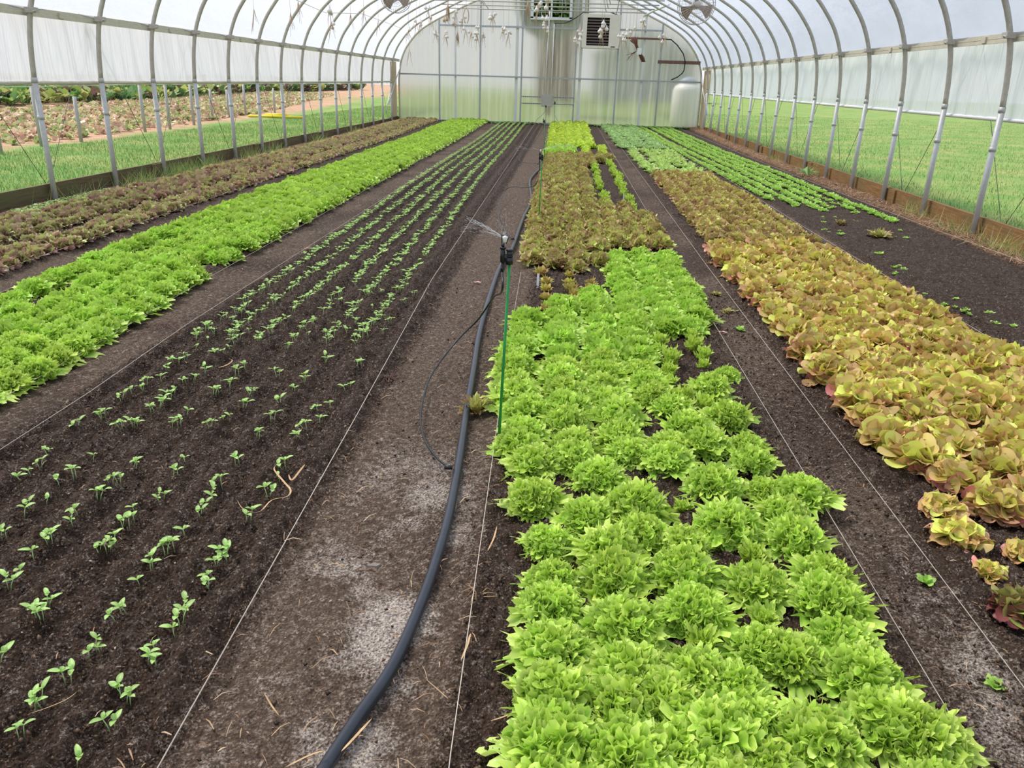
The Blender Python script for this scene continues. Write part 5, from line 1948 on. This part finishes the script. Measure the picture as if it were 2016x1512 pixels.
# dead grass blades on the seedling bed
def ribbon(pts, w, name, label, mat=M_STRAW):
    mb = MB()
    P = cat(pts, 6)
    n_ = len(P)
    vs, fs = [], []
    for i, p in enumerate(P):
        t = (P[min(i + 1, n_ - 1)] - P[max(i - 1, 0)]).normalized()
        s = t.cross(Vector((0, 0, 1))).normalized() * w * (1 - .75 * abs(2 * i / (n_ - 1) - 1) ** 3)
        vs += [p + s + Vector((0, 0, .002)), p - s]
    for i in range(n_ - 1):
        fs.append((2 * i, 2 * i + 1, 2 * i + 3, 2 * i + 2))
    mb.add(vs, fs)
    o = mb.build(name, mat)
    tag(o, label, 'dry grass')
def GP(l, z=.038):
    return [tuple(g(a, b, z)) for a, b in l]
ribbon(GP([(467, 985), (480, 1003), (510, 1008), (535, 985), (565, 978), (572, 965), (560, 950), (540, 925), (545, 915)]), .0030, 'dry_grass_blade', 'long curled dry grass blade beside the seedlings near the string')
ribbon(GP([(600, 915), (592, 925), (575, 945), (568, 935)], .032), .003, 'dry_grass_blade', 'short bent dry grass blade above the long curled one')
ribbon(GP([(420, 704), (456, 708), (448, 718), (430, 724)], .032), .0025, 'dry_grass_blade', 'straw coloured zigzag stalk on the seedling bed')
ribbon(GP([(50, 1408), (90, 1395), (130, 1378), (155, 1360)], .032), .0022, 'dry_grass_blade', 'long dry stem at the lower left of the seedling bed')
ribbon(GP([(560, 1512), (610, 1487), (640, 1478)], .032), .003, 'dry_grass_blade', 'dry stalk beside the hose at the bottom of the path')
ribbon(GP([(672, 1480), (700, 1450), (732, 1415)], .032), .0034, 'dry_grass_blade', 'pale split stalk right of the hose at the bottom')
ribbon(GP([(908, 1300), (920, 1270), (926, 1248)], .032), .0030, 'dry_grass_blade', 'thick yellow straw piece beside the guide string')
ribbon(GP([(838, 1337), (862, 1358), (884, 1378)], .032), .0020, 'dry_grass_blade', 'thin straw right of the hose near the bottom')
ribbon(GP([(520, 1364), (535, 1390), (550, 1410)], .032), .0022, 'dry_grass_blade', 'short reddish stalk on the soil beside the pale sand')
ribbon(GP([(960, 1085), (972, 1060), (978, 1037)], .032), .0026, 'dry_grass_blade', 'straight straw lying beside the guide string by the first lettuces')
ribbon(GP([(965, 1420), (990, 1412), (1012, 1402)], .032), .0026, 'dry_grass_blade', 'thick straw piece left of the front lettuces')
# loose litter
rr = np.random.RandomState(44)
def litter(name, label, n, sampler, lmin, lmax, w, cols, seed):
    r_ = np.random.RandomState(seed)
    V, F, C = [], [], []
    cc = [np.array(lin(c)) for c in cols]
    for i in range(n):
        x, y = sampler(r_)
        L = r_.uniform(lmin, lmax) * (1 + .04 * y)
        a = r_.rand() * 6.28
        ww = w * r_.uniform(.6, 1.6)
        z = gz(x, y) + .008 + r_.rand() * .012
        d = np.array([math.cos(a), math.sin(a), r_.uniform(-.1, .25)]) * L / 2
        s = np.array([-math.sin(a), math.cos(a), .2]) * ww
        c0 = np.array([x, y, z])
        bnd = np.array([0, 0, .15 * L])
        b = len(V)
        V += [c0 - d - s * .6, c0 - d + s * .6, c0 + s + bnd, c0 - s + bnd, c0 + d - s * .5, c0 + d + s * .5]
        F += [(b, b + 1, b + 2, b + 3), (b + 3, b + 2, b + 5, b + 4)]
        C += [cc[r_.randint(len(cc))] * r_.uniform(.7, 1.2)] * 6
    o = bpy.data.objects.new(name, np_mesh(name, np.array(V), np.array(F), np.clip(np.array(C), 0, 1), M_BLADE))
    COL.objects.link(o)
    tag(o, label, 'litter', kind='stuff')
TAN = [(198, 160, 118), (170, 128, 92), (214, 184, 146), (140, 98, 70)]
def s_path(r_):
    y = .9 + 12 * r_.rand() ** 1.8
    return r_.uniform(-.84, -.16), y
litter('straw_litter', 'bits of straw and bark strewn over the middle path', 700, s_path, .012, .05, .0012, TAN, 1)
litter('straw_litter', 'sparse straw bits over the seedling bed', 260, lambda r_: (r_.uniform(-2.0, -.85), 1 + 6 * r_.rand() ** 1.4), .01, .035, .0009, TAN, 2)
litter('straw_litter', 'straw mulch strewn along the foot of the right side wall', 5200, lambda r_: (r_.uniform(3.74, 4.05), 5.5 + 21 * r_.rand()), .05, .16, .0022, TAN + [(186, 130, 96)], 3)
litter('straw_litter', 'straw bits on the path between green and bronze lettuces', 300, lambda r_: (r_.uniform(.92, 1.22), 1.3 + 13 * r_.rand() ** 1.3), .012, .04, .0011, TAN, 4)
litter('straw_litter', 'straw bits on the left path beside the long lettuce bed', 260, lambda r_: (r_.uniform(-2.3, -1.95), 2.3 + 9 * r_.rand() ** 1.3), .012, .05, .0012, TAN, 5)
litter('bark_crumbs', 'pale bark crumbs scattered over all the soil', 3000, lambda r_: (r_.uniform(-2.1, 3.6), 1 + 9 * r_.rand() ** 1.2), .004, .010, .0016, [(150, 118, 92), (190, 165, 140), (110, 80, 62)], 6)
# clods
def clods():
    r_ = np.random.RandomState(71)
    n = 70000
    y = .95 + 4.3 * r_.rand(n) ** 1.5
    x = r_.uniform(-2.0, 2.6, n)
    ok = ~(((x > -.74) & (x < -.2)) & (r_.rand(n) > .12))
    x, y = x[ok], y[ok]
    n = len(x)
    s = (.0016 + .0055 * r_.rand(n) ** 4)
    z = ground_z(x, y) + .006 + r_.rand(n) * .012
    dirs = np.array([(1, 0, 0), (0, 1, 0), (-1, 0, 0), (0, -1, 0), (0, 0, 1), (0, 0, -1)], float)
    V = dirs[None] * s[:, None, None] * r_.uniform(.6, 1.4, (n, 6, 1)) + r_.normal(size=(n, 6, 3)) * s[:, None, None] * .25
    V += np.stack([x, y, z], -1)[:, None, :]
    T = np.array([(0, 1, 4), (1, 2, 4), (2, 3, 4), (3, 0, 4), (1, 0, 5), (2, 1, 5), (3, 2, 5), (0, 3, 5)])
    F = (T[None] + 6 * np.arange(n)[:, None, None]).reshape(-1, 3)
    cc = np.array([lin(c) for c in [(58, 43, 34), (80, 61, 48), (102, 80, 63), (126, 101, 80)]])
    C = np.repeat(cc[r_.randint(0, 4, n)], 6, axis=0)
    o = bpy.data.objects.new('soil_crumbs', np_mesh('soil_crumbs', V.reshape(-1, 3), F, C, M_BLADE))
    COL.objects.link(o)
    tag(o, 'loose dark crumbs of soil lying over the beds', 'soil', kind='stuff')
clods()
# rooty tufts
for i, (px, py, lab) in enumerate([(332, 632, 'brown dead root tuft on the left path beside the long lettuce bed'), (768, 735, 'brown root tuft by the string at the edge of the seedling bed'),
                                   (942, 1172, 'dry frayed straw knot on the guide string near the front')]):
    p = g(px, py, .01)
    mb = MB()
    r_ = random.Random(i)
    for k in range(26 if i < 2 else 9):
        a = r_.uniform(0, 6.28)
        L = r_.uniform(.03, .12) * (1.2 if i == 0 else .8 if i == 1 else .45)
        mb.tube([(0, 0, .006), (L * .5 * math.cos(a), L * .5 * math.sin(a), .012 + r_.uniform(0, .02)), (L * math.cos(a + .4), L * math.sin(a + .4), .006)], .0011, 4)
    o = mb.build('root_tuft', M_RUST if i < 2 else M_STRAW)
    o.location = (p.x, p.y, gz(p.x, p.y))
    tag(o, lab, 'root')

# grass tufts at the feet of the side walls
def tuft_pts(spots, n, sp):
    out = []
    for (x, y, k) in spots:
        for i in range(int(n * k)):
            out.append((x + rr.normal() * sp * .5, y + rr.normal() * sp * 2, .0))
    return out
blades('wall_grass', 'long grass tufts along the foot of the left board', tuft_pts([(-5.15, 8.2, .3), (-5.2, 9.6, 1.2), (-5.2, 10.7, 2), (-5.2, 11.6, 1.6), (-5.2, 13.2, 1.2), (-5.2, 14.3, 1.0), (-5.2, 17, 1), (-5.2, 20, 1)], 150, .12), .05, .20, GREENS + [(190, 180, 120)], 15, 1.2, .0028)
blades('wall_grass', 'yellowing grass tufts along the foot of the right board', tuft_pts([(3.95, 7.3, 1.2), (3.95, 8.3, .7), (3.98, 9.3, .6), (3.98, 13.5, 1.0), (4.0, 16, .5)], 150, .11), .05, .20, [(170, 190, 100), (200, 190, 120), (120, 168, 80), (214, 190, 130)], 16, 1.4, .0028)
litter('weed_patch', 'low green weeds against the left board near the front', 900, lambda r_: (r_.uniform(-5.25, -4.98), r_.uniform(7.2, 8.9)), .02, .05, .010, [(116, 140, 70), (140, 164, 88)], 8)
litter('weed_patch', 'green weeds along the foot of the end wall', 1500, lambda r_: (r_.uniform(.4, 4.0) if r_.rand() < .8 else r_.uniform(-2.5, -1.0), r_.uniform(25.6, 26.1)), .03, .10, .02, [(96, 136, 66), (130, 170, 84)], 9)
p = g(1612, 350, .0)
mb = MB()
for k in range(7):
    a = k * .9
    V0 = []
    mb.add([(0, 0, .02), (.10 * math.cos(a - .3), .10 * math.sin(a - .3), .10 + .03 * (k % 3)), (.20 * math.cos(a), .20 * math.sin(a), .09 + .05 * (k % 2)), (.10 * math.cos(a + .3), .10 * math.sin(a + .3), .10)], [(0, 1, 2, 3)], lin((128, 168, 92)))
o = mb.build('broadleaf_weed', M_LEAF)
o.location = (min(p.x, 3.86), p.y, gz(3.9, p.y))
tag(o, 'grey-green broad-leaved weed at the foot of the right wall', 'weed')
